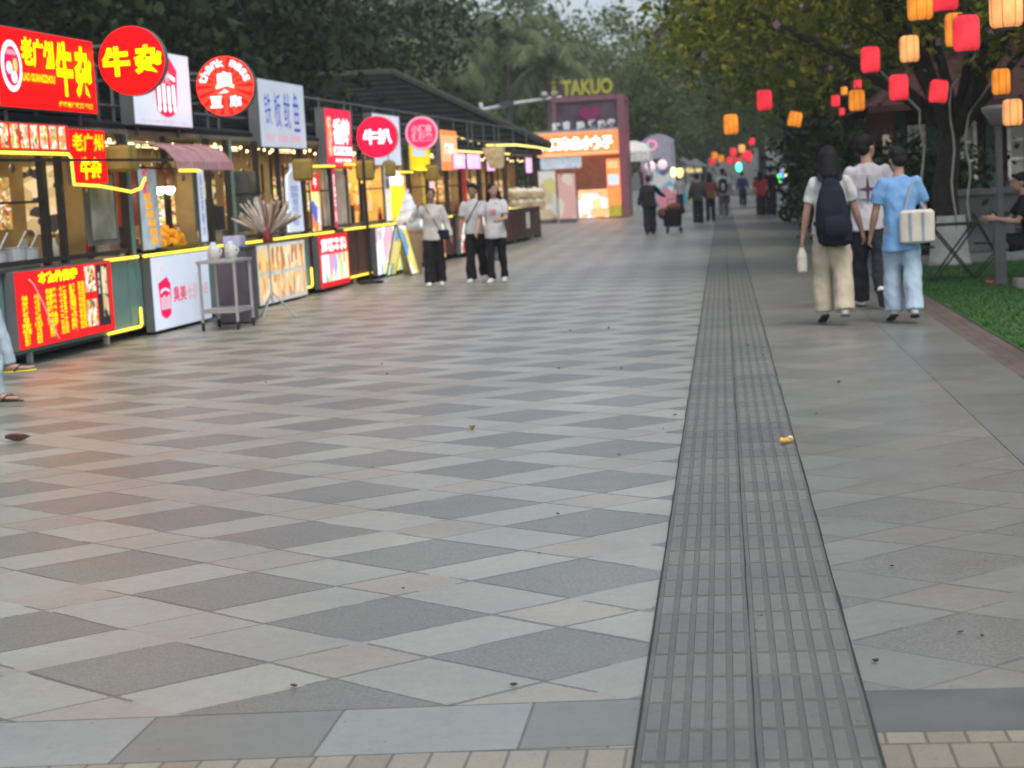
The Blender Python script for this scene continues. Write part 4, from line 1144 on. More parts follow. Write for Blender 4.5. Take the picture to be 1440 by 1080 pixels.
text_y(t, '臭', 0, .045, .27, .28, -.072, WTX, .052); text_y(t, '豆', -.13, -.20, .16, .15, -.072, WTX, .045); text_y(t, '腐', .13, -.20, .16, .15, -.072, WTX, .045)
t = round_sign(-6.01, 31.24, 2.53, .365, M('lit crimson', (.95, .005, .03), .4, emit=.85, var=0), 'crimson round sign with two bold white characters for beef steak')
text_y(t, '牛扒', 0.01, 0, .52, .28, -.070, WTX, .04)
t = round_sign(-5.85, 35.1, 2.68, .335, M('lit raspberry', (.72, .02, .08), .4, emit=.5, var=0), 'raspberry round sign with a pink rim and two rows of small characters', PTX)
text_y(t, '小锅串\n铁板烧', 0, 0, .42, .33, -.070, PTX, .05)
# ------------------------------------------------------------------ kiosk with the pink frame
pinkf = M('pink frame paint', (.20, .085, .115), .5, var=.15)
k = thing('snack_kiosk', 'tall pink framed snack kiosk with a lit orange sign band and yellow rooftop letters', 'kiosk', (-5.9, 76, 0))
mb = MB()
mb.box(1.62, 1.95, 0, .3, 0, 5.2); mb.box(1.62, 1.95, 2.6, 2.9, 0, 5.2); mb.box(-1.15, -.98, .05, .22, 2.75, 5.15)
mb.box(-1.15, 1.61, .03, .22, 5.0, 5.22); mb.box(1.66, 1.92, .301, 2.599, 5.0, 5.2); mb.box(1.7, 1.9, .301, 2.599, .1, 2.7)
mb.build('frame', pinkf, k)
MB().box(-.97, 1.61, .12, .15, 3.75, 4.99).build('screen', M('smoky violet glass', (.085, .055, .075), .3, var=.4, scale=1.2), k)
mb = MB(); hp = [(.42 * .062 * 16 * math.sin(a) ** 3, .40 * .062 * (13 * math.cos(a) - 5 * math.cos(2 * a) - 2 * math.cos(3 * a) - math.cos(4 * a))) for a in np.linspace(0, 2 * math.pi, 33)[:-1]]
mb.poly([(x + .45, z + 4.42) for x, z in reversed(hp)], 'y', .05, .115); mb.build('heart_emblem', M('magenta heart', (.28, .03, .13), .5, emit=.04), k, fix=True)
mb = MB(); mb.poly([(x * .62 + .45, z * .62 + 4.44) for x, z in reversed(hp)], 'y', .03, .048); mb.build('heart_centre', M('dark magenta', (.2, .02, .09), .5), k, fix=True)
MB().box(-1.9, 1.6, -.12, 2.6, 2.74, 3.72).build('sign_band', ORL, k)
text_y(k, '大口章鱼小丸子', -.18, 3.24, 3.1, .58, -.125, M('lit white letters', (1, .9, .92), .4, emit=1.0, var=0), .05)
[MB().box(-1.9, 1.6, -.125, -.122, a_, b_).build('sign_border', ORP, k) for a_, b_ in ((2.75, 2.84), (3.63, 3.71))]
MB().box(-2.0, 1.62, -.2, 2.7, 3.725, 3.80).build('roof', M('pale grey trim', (.4, .42, .43), .5), k)
for i, x in enumerate((-1.0, -.55, .05, .55, .95, 1.35)): text_y(k, '鲜香脆嫩热卖'[i], x, 3.98 + .03 * (i % 2), .36, .34, -.05, M('pale standing letters', (.6, .65, .67), .5, emit=.1), .06, 'standing_letter')
text_y(k, 'TAKUO', .40, 5.58, 2.15, .66, .05, M('lit yellow letters', (.36, .35, .06), .6, emit=.05, var=0), .035, 'rooftop_lettering')
text_y(k, '小\n丸\n子', -1.02, 5.6, .2, .7, .05, MATS['lit yellow letters'], .03, 'rooftop_lettering')
mb = MB(); [mb.bar((x, .15, 5.2), (x, .15, 5.95), .04) for x in (-.6, 0, .5, 1, 1.5)]; mb.bar((-1.1, .15, 5.4), (1.6, .15, 5.4), .04); mb.build('letter_stand', pinkf, k)
MB().box(-1.9, 1.6, .3, 2.6, 0, 1.0).box(-1.9, 1.6, 2.4, 2.6, 1.0, 2.735).build('body', M('pale kiosk wall', (.33, .33, .30), .6), k)
MB().box(-1.75, 0.0, -.05, .0, 2.2, 2.73).build('curtain', M('pale blue curtain', (.5, .6, .66), .7, emit=.12, var=.2, scale=9), k)
MB().box(-.2, 1.05, -.1, .28, .06, 1.25).build('counter_front', poster('orange menu print', [(.95, .30, .06), (.95, .85, .9), (.95, .6, .3), (.9, .75, .85), (1, .45, .2)], (2.4, 1, 3), .35, seed=4), k)
MB().box(-.2, 1.05, -.112, -.102, 1.1, 1.25).build('menu_trim', ORP, k); MB().box(.3, 1.05, -.112, -.102, .1, .45).build('menu_trim', ORP, k)
f_ = MB().box(1.06, 1.6, -.16, .28, 1.3, 2.5).build('tall_menu', ORL, k); MB().box(1.1, 1.56, -.168, -.161, 1.4, 1.85).build('menu_panel', WHT, f_); MB().box(1.1, 1.56, -.168, -.161, 2.1, 2.4).build('menu_panel', ORP, f_)
MB().box(1.06, 1.6, -.14, .28, .06, .55).build('bin_cabinet', M('olive yellow', (.5, .42, .05), .5, emit=.1), k); MB().box(1.06, 1.6, -.15, .28, .56, 1.28).build('menu_box', ORL, k)
# standing banners left of kiosk
def standee(x, y, w, hh, mat, label, rz=0):
    t = thing('standing_banner', label, 'banner', (x, y, 0), rz, 'standing banners by the kiosk')
    MB().box(-w / 2, w / 2, -.01, .01, .08, hh).build('print', mat, t)
    mb = MB(); mb.bar((-w / 2, 0, .02), (w / 2, 0, .02), .05, .3); mb.bar((0, .02, .02), (0, .02, hh - .05), .03); mb.build('stand', greyp, t)
standee(-7.0, 71.5, .75, 2.1, poster('banner print warm', [(.5, .42, .25), (.6, .6, .55), (.5, .2, .18), (.55, .5, .2)], (2, 2, 1.6), .15, seed=6), 'pale standing banner with a yellow picture, left of the orange kiosk')
standee(-6.15, 71.0, .7, 1.95, poster('banner print pink', [(.6, .35, .33), (.6, .55, .45), (.55, .5, .5), (.5, .18, .2)], (2, 2, 1.5), .15, seed=8), 'pinkish standing banner close to the orange kiosk counter', .1)
# camera arm
ga = thing('camera_pole', 'white traffic camera arm reaching out from behind the tiled pavilion', 'pole', (-10.6, 80, 0))
MB().tube([(0, 0, 0), (0, 0, 5.3)], .1, 10).build('pole', M('white pole paint', (.5, .52, .54), .5), ga, smooth=True)
MB().tube([(0, 0, 5.05), (1.7, 0, 5.28), (3.6, 0, 5.42)], [.09, .08, .06], 10).build('arm', MATS['white pole paint'], ga, smooth=True)
for x in (2.9, 3.35): MB().box(x - .12, x + .12, -.3, .1, 5.5, 5.68).build('camera_head', MATS['white pole paint'], ga, bevel=.03)
MB().box(.85, 1.5, -.15, .1, 5.17, 5.37).build('control_box', M('dark blue box', (.05, .05, .09), .5), ga)
# white tent + arch sign + far coloured stalls
tn = thing('canopy_tent', 'white canopy stall right of the pink framed kiosk', 'tent', (-4.5, 92, 0))
mb = MB(); mb.rings([(0, 0, 2.5, 1.0, 1.4), (0, 0, 3.0, 1.0, 1.4), (0, 0, 3.35, .8, 1.1), (0, 0, 3.55, .2, .3)], 4 * 6, 6); mb.build('canopy', M('white canopy', (.6, .6, .58), .6), tn, smooth=False)
[MB().bar((x, y, 0), (x, y, 2.5), .09).build('leg', M('pale leg', (.5, .55, .57), .5), tn) for x in (-.8, .8) for y in (-1.1, 1.1)]
MB().box(-.75, .75, .2, .8, 0, 1.0).build('counter', M('pale counter', (.45, .55, .58), .5), tn)
tag(MB().box(-5.0, -4.6, 86, 86.15, 2.9, 4.3).build('vertical_sign', YEP), 'small upright yellow sign behind the kiosk post', 'sign')
ar = thing('arched_stall', 'stall with a grey arched sign carrying a pink ring, near the far end', 'stall', (-3.5, 100, 0))
pts = [(-.95, 1.9)] + [(-.95 + 1.9 * i / 12 - (0 if i < 7 else 0), 3.1 + .95 * math.sin(math.pi * (i / 12) * .62 + .55)) for i in range(13)] + [(.95, 1.9), (.75, 1.9), (.2, 2.7), (-.7, 2.6)]
MB().poly(pts[::-1], 'y', 0, .2).build('arch', M('violet grey arch', (.30, .29, .36), .5, emit=.1), ar, fix=True)
mb = MB(); a = np.linspace(0, 6.283, 25)
for i in range(24): mb.quad(*[(-.3 + q * math.cos(w), -.02, 3.45 + q * math.sin(w)) for q, w in ((.3, a[i]), (.2, a[i]), (.2, a[i + 1]), (.3, a[i + 1]))])
mb.build('ring_emblem', M('pink ring', (.8, .25, .45), .4, emit=.4), ar, fix=True)
MB().box(-.9, .9, .3, 1.8, 0, 1.1).box(-.9, .9, 1.6, 1.8, 1.1, 2.4).build('body', poster('far stall colours', [(.15, .4, .5), (.1, .12, .2), (.5, .2, .25), (.6, .6, .6)], (1.5, 1, 1.5), .15), ar)
mb = MB(); mb.ball((-.45, .1, 2.3), .3).ball((.25, .1, 2.35), .28); mb.build('lit_balls', M('lit white pink globe', (.9, .6, .65), .4, emit=.4, var=.2), ar)
for i, (x, y, c, lb) in enumerate([(-2.3, 106, (.1, .35, .45), 'low teal blue stall beyond the arched sign'), (-1.9, 118, (.25, .3, .12), 'olive stall far beyond the arched sign'), (-1.3, 130, (.3, .28, .3), 'greyish stall at the very end of the left row')]):
    t = thing('far_stall', lb, 'stall', (x - .6, y, 0))
    MB().box(-.8, .8, 0, 1.6, 0, 1.1).build('counter', M('far stall paint %d' % i if False else lb, c, .5, emit=.08), t)
    mb = MB(); [mb.bar((u, v, 1.1), (u, v, 2.3), .08) for u in (-.75, .75) for v in (.1, 1.5)]; mb.build('post', greyp, t)
    MB().poly([(-1, 2.3), (1, 2.3), (0, 2.9)], 'y', -.2, 1.8).build('roof', M('far roof', (.18, .2, .22), .6), t, fix=True)
    MB().box(-.5, .5, -.05, -.01, 1.9, 2.2).build('sign', M('far lit sign', (.8, .6, .25), .4, emit=.25), t)

# ------------------------------------------------------------------ lanterns
LRED = M('lit red lantern cloth', (.95, .035, .055), .6, emit=.36, var=.35, scale=5)
LORG = M('lit orange lantern cloth', (.95, .27, .03), .6, emit=.34, var=.30, scale=6)
LPAL = M('lit pale orange lantern cloth', (.95, .38, .13), .6, emit=.36, var=.22, scale=5)
LG1 = 'lanterns hanging over the right side of the walkway'
def lantern(X, Y, z, w, hh, mat, label, group=LG1, tilt=0.0):
    """z is the middle of the lantern"""
    t = thing('hanging_lantern', label, 'lantern', (X, Y, z), 0.4, group)
    t.rotation_euler = (0, tilt, 0.4)
    r = w / 2; h2 = hh / 2
    MB().rings([(0, 0, -h2, r * .70, r * .70), (0, 0, -h2 * .93, r * .88, r * .88), (0, 0, -h2 * .74, r, r), (0, 0, -h2 * .2, r * 1.01, r * 1.01), (0, 0, h2 * .74, r, r), (0, 0, h2 * .93, r * .88, r * .88), (0, 0, h2, r * .70, r * .70)], 20).build('shade', mat, t, smooth=True)
    mb = MB(); mb.disc_z((0, 0), r * .66, -h2 - .018, -h2 + .012, 20); mb.disc_z((0, 0), r * .66, h2 - .012, h2 + .018, 20)
    mb.build('cap', black, t)
    mb = MB(); 
    for k_ in range(8):
        a = k_ * math.pi / 4; mb.tube([(r * c * math.cos(a), r * c * math.sin(a), zz) for c, zz in ((.7, -h2), (.9, -h2 * .93), (1.015, -h2 * .7), (1.02, h2 * .7), (.9, h2 * .93), (.7, h2))], .004, 4, round_ends=False)
    mb.build('rib', M('lantern rib', (.35, .10, .03), .7), t)
    MB().tube([(0, 0, h2), (0, 0, h2 + .5)], .005, 5).build('cord', black, t)
    return t
def px(x, y, Y):   # world point seen at picture position x, y at distance Y
    m = cam.matrix_world; d = m.to_3x3() @ Vector(((x - 720) / 2500, -(y - 540) / 2500, -1)); 
    return m.translation + d * (Y / d.y)
lanterns = [  # X, Y, z, w, h, colour, label
]
def lan(x, y, Y, w, h_, mat, label, tilt=0.0):
    p_ = px(x, y, Y); s = Y / 2480
    return lantern(p_.x, Y, p_.z, w * s, h_ * s, mat, label, tilt=tilt)
lan(1294, 4, 19.0, 34, 46, LORG, 'orange lantern cut by the top edge, left of a red one')
lan(1328, -8, 20.0, 37, 44, LRED, 'red lantern cut by the top edge beside an orange lantern')
lan(1415, 10, 17.5, 44, 54, LPAL, 'large pale orange lantern in the top right corner')
lan(1343, 42, 22.0, 26, 44, LORG, 'orange lantern mostly hidden behind the largest red lantern')
lan(1359, 47, 18.6, 35, 47, LRED, 'largest red lantern, with an orange one behind its left side')
lan(1279, 69, 23.0, 26, 35, LPAL, 'pale orange lantern hanging alone below the two at the top edge')
lan(1224, 84, 25.0, 26, 34, LRED, 'red lantern hanging alone highest over the walkers')
lan(1264, 123, 24.5, 26, 34, LRED, 'red lantern above the man in the pale blue shirt')
lan(1320, 129, 25.0, 25, 30, LRED, 'small dull red lantern partly behind leaves by the forked trunk', .15)
lan(1408, 115, 23.0, 24, 34, LORG, 'orange lantern shadowed by leaves above the saucer lamp')
lan(1424, 158, 21.0, 26, 35, LPAL, 'pale orange lantern touching the saucer street lamp')
lan(1205, 141, 27.0, 22, 28, LORG, 'orange lantern above the black haired walkers with leaves around it')
lan(1075, 141, 31.0, 21, 27, LRED, 'red lantern over the middle of the path, highest of the far ones')
lan(1028, 175, 32.0, 20, 27, LORG, 'orange lantern nearest the centre of the path')
lan(1118, 168, 31.0, 19, 20, LORG, 'slanted orange lantern half covered by leaves', .25)
lan(1175, 142, 33.0, 12, 15, LRED, 'small red lantern seen through leaves left of an orange one')
lan(1184, 157, 36.0, 8, 10, LRED, 'tiny red lantern below the small red one among the leaves')
lan(1206, 119, 35.0, 11, 12, LRED, 'tiny red lantern above the orange one over the walkers')
lan(1187, 128, 34.0, 9, 11, LORG, 'tiny orange lantern beside the leaves over the walkers')
for i, (x, y, c) in enumerate([(1031, 214, LRED), (1043, 209, LPAL), (1047, 218, LRED), (1053, 222, LRED), (1057, 199, LRED), (1026, 226, LRED), (1005, 219, LORG), (1002, 227, LRED), (1014, 223, LORG), (1037, 226, LRED), (1052, 216, LRED)]):
    p_ = px(x, y, 72 + i * 1.5)
    lantern(p_.x, p_.y, p_.z, .27, .32, c, 'tiny distant red lantern over the far path' if c is LRED else 'tiny distant orange lantern over the far path', 'tiny lanterns over the far path')
# cables
mb = MB()
for a, b, sag in (((1.0, 30, 3.9), (4.6, 17, 4.0), .3), ((2.0, 38, 4.0), (3.4, 18.2, 3.6), .3), ((-.4, 34, 3.3), (5.0, 22.5, 4.2), .35)):
    a, b = Vector(a), Vector(b)
    mb.tube([a.lerp(b, i / 16) - Vector((0, 0, sag * 4 * (i / 16) * (1 - i / 16))) for i in range(17)], .008, 5)
tag(mb.build('lantern_cable', black, smooth=True), 'thin dark cables carrying the lanterns between the trees', 'cable')
gl = [(1039, 235, (.1, .9, .65), 'small turquoise light glowing at the far end of the path'), (1097, 250, (.1, .8, .15), 'small green light in the shrubs beside the far walkers'), (1101, 245, (.1, .15, .9), 'small blue light in the shrubs beside the green one'),
      (1103, 243, (.9, .8, .2), 'small yellow light in the shrubs at the right'), (947, 242, (.95, .8, .35), 'yellow light near the far end of the left stalls'), (956, 243, (.95, .75, .2), 'amber light near the far end, right of a yellow one')]
for x, y, c, lb in gl:
    p_ = px(x, y, 74); t = thing('decor_light', lb, 'light', tuple(p_), 0, 'coloured lights far down the path')
    MB().ball((0, 0, 0), (.13, .13, .2)).build('bulb', M(lb, c, .4, emit=1.0, var=0), t, smooth=True); MB().tube([(0, 0, .2), (0, 0, 1.2)], .01, 5).build('cord', black, t)
# square cloth lanterns on the stalls
OLV = M('olive yellow cloth', (.26, .19, .05), .7, emit=.02, var=.2)
def stall_lantern(Y, z, s, label, dx=.12):
    t = thing('square_lantern', label, 'lantern', (row_x(Y) + dx, Y, z), ROT + .2, 'olive square lanterns on the stalls')
    MB().rings([(0, 0, -s * .55, s * .40, s * .40), (0, 0, -s * .42, s * .5, s * .5), (0, 0, s * .42, s * .5, s * .5), (0, 0, s * .55, s * .40, s * .40)], 24, 5).build('shade', OLV, t)
    mb = MB(); mb.box(-s * .3, s * .3, -s * .3, s * .3, s * .56, s * .62); mb.tube([(0, 0, s * .58), (0, 0, s * .6 + .12)], .01, 5); mb.build('cap', black, t)
stall_lantern(19.72, 2.08, .27, 'olive square lantern by the red banner, left of its twin'); stall_lantern(20.12, 2.08, .26, 'olive square lantern by the green post, right of its twin', .05)
stall_lantern(26.6, 1.95, .30, 'olive square lantern above the tall white bottle shaped menu', .3); stall_lantern(30.9, 1.95, .32, 'olive square lantern below the crimson round sign', .2)
stall_lantern(33.1, 1.98, .26, 'small olive square lantern below the plain white sign'); stall_lantern(36.9, 1.9, .3, 'olive square lantern below the yellow sign')
tag(MB().rings([(row_x(42.8) + .5, 42.8, 2.0, .16, .16), (row_x(42.8) + .45, 42.8, 2.5, .26, .26)], 20, 6).build('hanging_box_lamp', M('woven lamp', (.45, .36, .18), .6, emit=.15, var=.3), smooth=False), 'tapered woven lamp hanging at the pink lit stall', 'lamp')
# ------------------------------------------------------------------ things on and around the stalls
def potlike(name, label, cat, X, Y, z, r, hh, mat, group=None, lid=None):
    t = thing(name, label, cat, (X, Y, z), 0, group)
    MB().rings([(0, 0, 0, r * .96, r * .96), (0, 0, .01, r, r), (0, 0, hh, r, r), (0, 0, hh + .004, r * 1.06, r * 1.06), (0, 0, hh + .012, r * 1.06, r * 1.06), (0, 0, hh + .012, r * .93, r * .93), (0, 0, hh - .02, r * .92, r * .92)], 20).build('vessel', mat, t, smooth=False)
    if lid: lid(t)
    return t
def in_row(Y, dx): return row_x(Y) + dx
g = 'pots on the counter of the first stall'
def handle(t): MB().tube([(.02, 0, .16), (.1, .1, .36)], .01, 6).build('ladle_handle', steel, t)
potlike('steel_pot', 'steel pot with a ladle on the first counter, nearest the frame edge', 'pot', in_row(17.1, -.22), 17.1, .97, .12, .17, steel, g, handle)
potlike('steel_pot', 'steel pot in the middle of the first counter', 'pot', in_row(17.48, -.2), 17.48, .97, .13, .20, steel, g, handle)
potlike('steel_pot', 'steel pot on the first counter next to the black window post', 'pot', in_row(17.85, -.22), 17.85, .97, .12, .18, steel, g, handle)
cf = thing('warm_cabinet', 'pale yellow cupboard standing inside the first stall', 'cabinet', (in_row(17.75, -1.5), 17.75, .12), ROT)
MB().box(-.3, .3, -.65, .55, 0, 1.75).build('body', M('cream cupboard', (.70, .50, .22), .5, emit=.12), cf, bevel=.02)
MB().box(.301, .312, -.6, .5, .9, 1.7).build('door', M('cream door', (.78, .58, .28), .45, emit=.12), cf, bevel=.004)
jar = poster('spice jar', [(.6, .25, .08), (.75, .6, .35), (.4, .35, .3)], (8, 8, 8), .05)
for Y, lb in ((16.98, 'jar of sauce beside the nearest steel pot'), (17.3, 'pale jar between two steel pots on the first counter')):
    t = thing('sauce_jar', lb, 'jar', (in_row(Y, -.42), Y, .97)); MB().rings([(0, 0, 0, .07, .07), (0, 0, .2, .07, .07), (0, 0, .24, .045, .045)], 14).build('glass', jar, t, smooth=True); MB().disc_z((0, 0), .05, .241, .27, 14).build('lid', steel, t)
tr = thing('food_tray', 'long tray heaped with orange snacks under the two white bulbs', 'tray', (in_row(21.6, -.12), 21.6, .966), ROT)
MB().rings([(0, 0, 0, .20, .72), (0, 0, .05, .24, .78), (0, 0, .06, .25, .80), (0, 0, .045, .22, .76)], 28, 5).build('dish', black, tr)
mb = MB(); r = random.Random(4)
for i in range(90):
    a, q = r.uniform(0, 6.28), r.random() ** .5; mb.ball((.17 * q * math.cos(a), .68 * q * math.sin(a), .07 + .17 * (1 - q * q) + r.uniform(0, .03)), r.uniform(.035, .06), 8, 5)
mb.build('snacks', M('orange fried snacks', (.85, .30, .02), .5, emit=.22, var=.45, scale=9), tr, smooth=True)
for Y, lb in ((21.2, 'white glowing bulb over the snack tray, nearer of the pair'), (21.55, 'white glowing bulb over the snack tray, farther of the pair')):
    t = thing('pendant_bulb', lb, 'lamp', (in_row(Y, .02), Y, 1.72), 0, 'pendant bulbs over the snack tray')
    MB().ball((0, 0, 0), (.065, .065, .06)).build('bulb', lampglow, t, smooth=True)
    MB().rings([(0, 0, .03, .10, .10), (0, 0, .2, .085, .085), (0, 0, .32, .03, .03)], 16).build('lamp_shade', M('copper shade', (.45, .25, .10), .4, .3), t, smooth=True)
    MB().tube([(0, 0, .3), (0, 0, .62)], .008, 5).build('cord', black, t)
# trolley, box and jugs in front of the second stall
ct = thing('steel_trolley', 'steel frame trolley on castors beside the white bucket board', 'trolley', (-6.02, 21.0, 0), ROT)
ct.scale = (.78, .66, 1)
mb = MB()
for x, y in ((-.28, -.45), (.28, -.45), (-.28, .45), (.28, .45)): mb.box(x - .02, x + .02, y - .02, y + .02, .1, .80)
mb.bar((-.28, -.45, .22), (-.28, .45, .22), .03).bar((.28, -.45, .22), (.28, .45, .22), .03).bar((-.28, -.45, .22), (.28, -.45, .22), .03); mb.build('frame', steel, ct)
MB().box(-.32, .32, -.5, .5, .803, .84).build('top', steel, ct, bevel=.008); MB().box(-.26, .26, -.42, .42, .24, .255).build('shelf', steel, ct)
for x, y in ((-.28, -.45), (.28, -.45), (-.28, .45), (.28, .45)): MB().disc_x((y, .05), .05, x - .015, x + .015, 16).build('castor', rubber, ct)
tag(MB().box(-6.35, -5.92, 21.62, 22.05, .02, .93).box(-6.37, -5.90, 21.60, 22.07, .935, .955).build('purple_cabinet', M('dark violet grey panel', (.085, .075, .095), .5), bevel=.008), 'dark violet grey cabinet standing behind the steel trolley', 'cabinet')
plas = M('milky plastic', (.55, .57, .55), .35, spec=.5)
for x, y, lb in ((-6.1, 20.85, 'milky plastic jug on the steel trolley, nearest'), (-5.96, 21.1, 'milky plastic jug in the middle of the steel trolley')):
    t = thing('plastic_jug', lb, 'jug', (x, y, .841)); t.scale = (.8, .8, .72); MB().rings([(0, 0, 0, .09, .09), (0, 0, .2, .09, .09), (0, 0, .26, .04, .04)], 14).build('body', plas, t, smooth=True); MB().disc_z((0, 0), .04, .261, .295, 12).build('cap', WHD, t); MB().tube([(.09, 0, .18), (.13, 0, .15), (.09, 0, .07)], .014, 6).build('handle', plas, t)
tag(MB().box(-6.22, -6.0, 21.7, 21.98, .957, 1.10).build('tissue_box', M('lilac box', (.42, .42, .62), .5), bevel=.01), 'lilac carton on the dark violet grey cabinet', 'box')
# fan stand
fs = thing('skewer_fan_stand', 'fan shaped bunch of wrapped pale sticks on a thin tripod stand', 'stand', (-5.85, 22.5, 0))
mb = MB(); mb.tube([(0, 0, .2), (0, 0, 1.0)], .014, 8)
for a in (.3, 2.4, 4.5): mb.tube([(0, 0, .34), (.3 * math.cos(a), .3 * math.sin(a), .0)], .012, 6)
mb.build('tripod', steel, fs)
MB().rings([(0, 0, .98, .05, .05), (0, 0, 1.0, .075, .075), (0, 0, 1.07, .05, .05), (0, 0, 1.3, .02, .02)], 14).build('red_sleeve', M('deep red sleeve', (.20, .018, .02), .6), fs, smooth=True)
r = random.Random(9)
packs = {'wrapped_stick': M('kraft wrap', (.50, .42, .33), .45, var=.3, scale=12), 'clear_stick': M('clear wrap', (.62, .58, .53), .25, var=.35, scale=14, spec=.8), 'dark_stick': M('brown wrap', (.25, .15, .10), .5, var=.3, scale=10)}
n_ = 0
for layer in range(3):
    for i in range(24):
        a = rad(-60 + 120 * i / 23 + r.uniform(-5, 5)); b_ = r.uniform(-.7, .7) + (layer - 1) * .35
        d = Vector((math.sin(a), math.sin(b_) * .6, math.cos(a))).normalized(); s0 = Vector((0, 0, 1.06)); L = r.uniform(.30, .50) * (1 - .12 * abs(math.sin(a)))
        n_ += 1; nm = r.choice(list(packs)); c0 = s0 + d * (.06 + .03 * layer); c1 = s0 + d * (.08 + L)
        MB().tube([c0, c0.lerp(c1, .3), c0.lerp(c1, .96), c1], [.004, .010, .012, .006], 6).build(nm, packs[nm], fs)
# giant ice cream cone
ic = thing('ice_cream_model', 'giant ice cream cone figure with white swirl in front of the drinks stall', 'figure', (-5.88, 33.2, 0))
MB().rings([(0, 0, 0, .16, .16), (0, 0, .03, .17, .17), (0, 0, .75, .27, .27), (0, 0, .80, .29, .29), (0, 0, .83, .29, .29)], 24).build('cone', M('tan cone', (.30, .19, .11), .6, var=.2, scale=12, bump=.4, bscale=18), ic)
mb = MB()
pts, rs = [], []
for i in range(60):
    t_ = i / 59; a = t_ * 2 * math.pi * 4; q = .17 * (1 - t_) ** 1.0
    pts.append((q * math.cos(a), q * math.sin(a), .88 + .70 * t_)); rs.append(.11 * (1 - t_) + .02)
mb.tube(pts, rs, 10).rings([(0, 0, .83, .26, .26), (0, 0, 1.1, .2, .2), (0, 0, 1.5, .05, .05)], 16); mb.build('swirl', M('soft white swirl', (.66, .72, .74), .5), ic, smooth=True)
# A board
ab = thing('sandwich_board', 'blue and yellow folding board leaning beside the giant cone', 'board', (-5.95, 32.6, 0), ROT)
MB().quad((.22, -.35, .03), (.22, .35, .03), (.02, .35, .92), (.02, -.35, .92)).quad((-.22, .35, .03), (-.22, -.35, .03), (0, -.35, .92), (0, .35, .92)).build('panel', poster('board print', [(.75, .62, .08), (.1, .32, .62), (.85, .85, .8), (.8, .7, .3)], (2, 3, 3), .3, seed=12), ab)
[MB().bar((.24 * s, y, 0), (.01 * s, y, .96), .03).build('frame_bar', greyp, ab) for s in (-1, 1) for y in (-.36, .36)]
# steamers at the bun stall
sg = 'bun steamers stacked at the end of the row'
bam = M('bamboo steamer', (.46, .38, .24), .7, var=.2, scale=14)
bun = M('steamed bun', (.68, .62, .48), .6, emit=.08)
for i, (x, y, z, s) in enumerate(((-5.45, 47.6, .97, .30), (-5.45, 47.6, 1.24, .30), (-5.1, 48.6, .97, .28), (-5.1, 48.6, 1.22, .28))):
    t = thing('bamboo_steamer', ['bamboo steamer of buns, lower one of the nearer stack', 'bamboo steamer of buns, top one of the nearer stack', 'bamboo steamer of buns, lower one of the farther stack', 'bamboo steamer of buns, top one of the farther stack'][i], 'steamer', (x, y, z), 0, sg)
    MB().rings([(0, 0, 0, s, s), (0, 0, .12, s, s), (0, 0, .14, s * .92, s * .92)], 22).build('basket', bam, t)
    mb = MB(); [mb.ball((s * .6 * math.cos(a), s * .6 * math.sin(a), .17), (.1, .1, .075), 10, 6) for a in np.linspace(0, 6.28, 7)[:-1]]; mb.ball((0, 0, .18), .1, 10, 6); mb.build('buns', bun, t, smooth=True)
# stall umbrella post
tag(MB().tube([(row_x(30.2) + .35, 30.2, 0), (row_x(30.2) + .35, 30.2, 2.2)], .028, 8).disc_z((row_x(30.2) + .35, 30.2), .22, 0, .05, 20).build('iron_post', black), 'thin black post standing in front of the brown steak stall', 'post')
# ------------------------------------------------------------------ lawn furniture
def cafe_table(x, y):
    t = thing('bistro_table', 'round black folding bistro table on the artificial lawn', 'table', (x, y, 0))
    MB().disc_z((0, 0), .34, .715, .735, 40).build('top', black, t, bevel=.004)
    mb = MB()
    for s in (-1, 1):
        mb.bar((-.27, .2 * s, 0), (.27, .2 * s, .712), .022).bar((.27, .2 * s, 0), (-.27, .2 * s, .712), .022)
    for x_ in (-.27, .27): mb.bar((x_, -.2, .05), (x_, .2, .05), .02)
    mb.build('leg_frame', black, t)
def folding_chair(x, y, rz, label):
    t = thing('folding_chair', label, 'chair', (x, y, 0), rz, 'black folding chairs on the lawn')
    mb = MB(); [mb.box(-.2, .2, -.2 + i * .07, -.145 + i * .07, .445, .46) for i in range(6)]; mb.build('seat', black, t)
    mb = MB(); [mb.box(-.2, .2, .215, .23, .62 + i * .08, .68 + i * .08) for i in range(3)]; mb.build('backrest', black, t)
    mb = MB()
    for s in (-.215, .215): mb.bar((s, -.22, 0), (s, .22, .86), .02).bar((s, .22, 0), (s, -.18, .45), .02)
    mb.build('frame', black, t)
cafe_table(2.92, 23.5)
folding_chair(2.45, 23.3, -1.6, 'black folding chair left of the bistro table, behind the man in blue'); folding_chair(3.42, 23.7, 1.5, 'black folding chair right of the bistro table'); folding_chair(3.78, 22.3, 1.57, 'black folding chair holding the seated person in black')
tag(MB().box(3.35, 3.75, 21.2, 21.55, .004, .12).build('stone_block', M('tan block', (.26, .24, .20), .8), bevel=.015), 'low tan stone block on the lawn at the right edge', 'block')
bd = thing('tall_banner', 'yellow and black upright banner at the right edge behind the seated person', 'banner', (3.86, 22.9, 0)); MB().box(-.12, .3, -.01, .01, .95, 1.78).build('cloth', M('black banner cloth', (.02, .02, .02), .7), bd); MB().box(-.08, .2, -.016, -.012, 1.3, 1.72).build('yellow_panel', M('yellow cloth panel', (.75, .6, .04), .6, emit=.2), bd); mb = MB(); mb.bar((.1, 0.03, 0), (.1, 0.03, 1.8), .025); mb.box(-.1, .3, -.1, .15, 0, .03); mb.build('stand', black, bd)
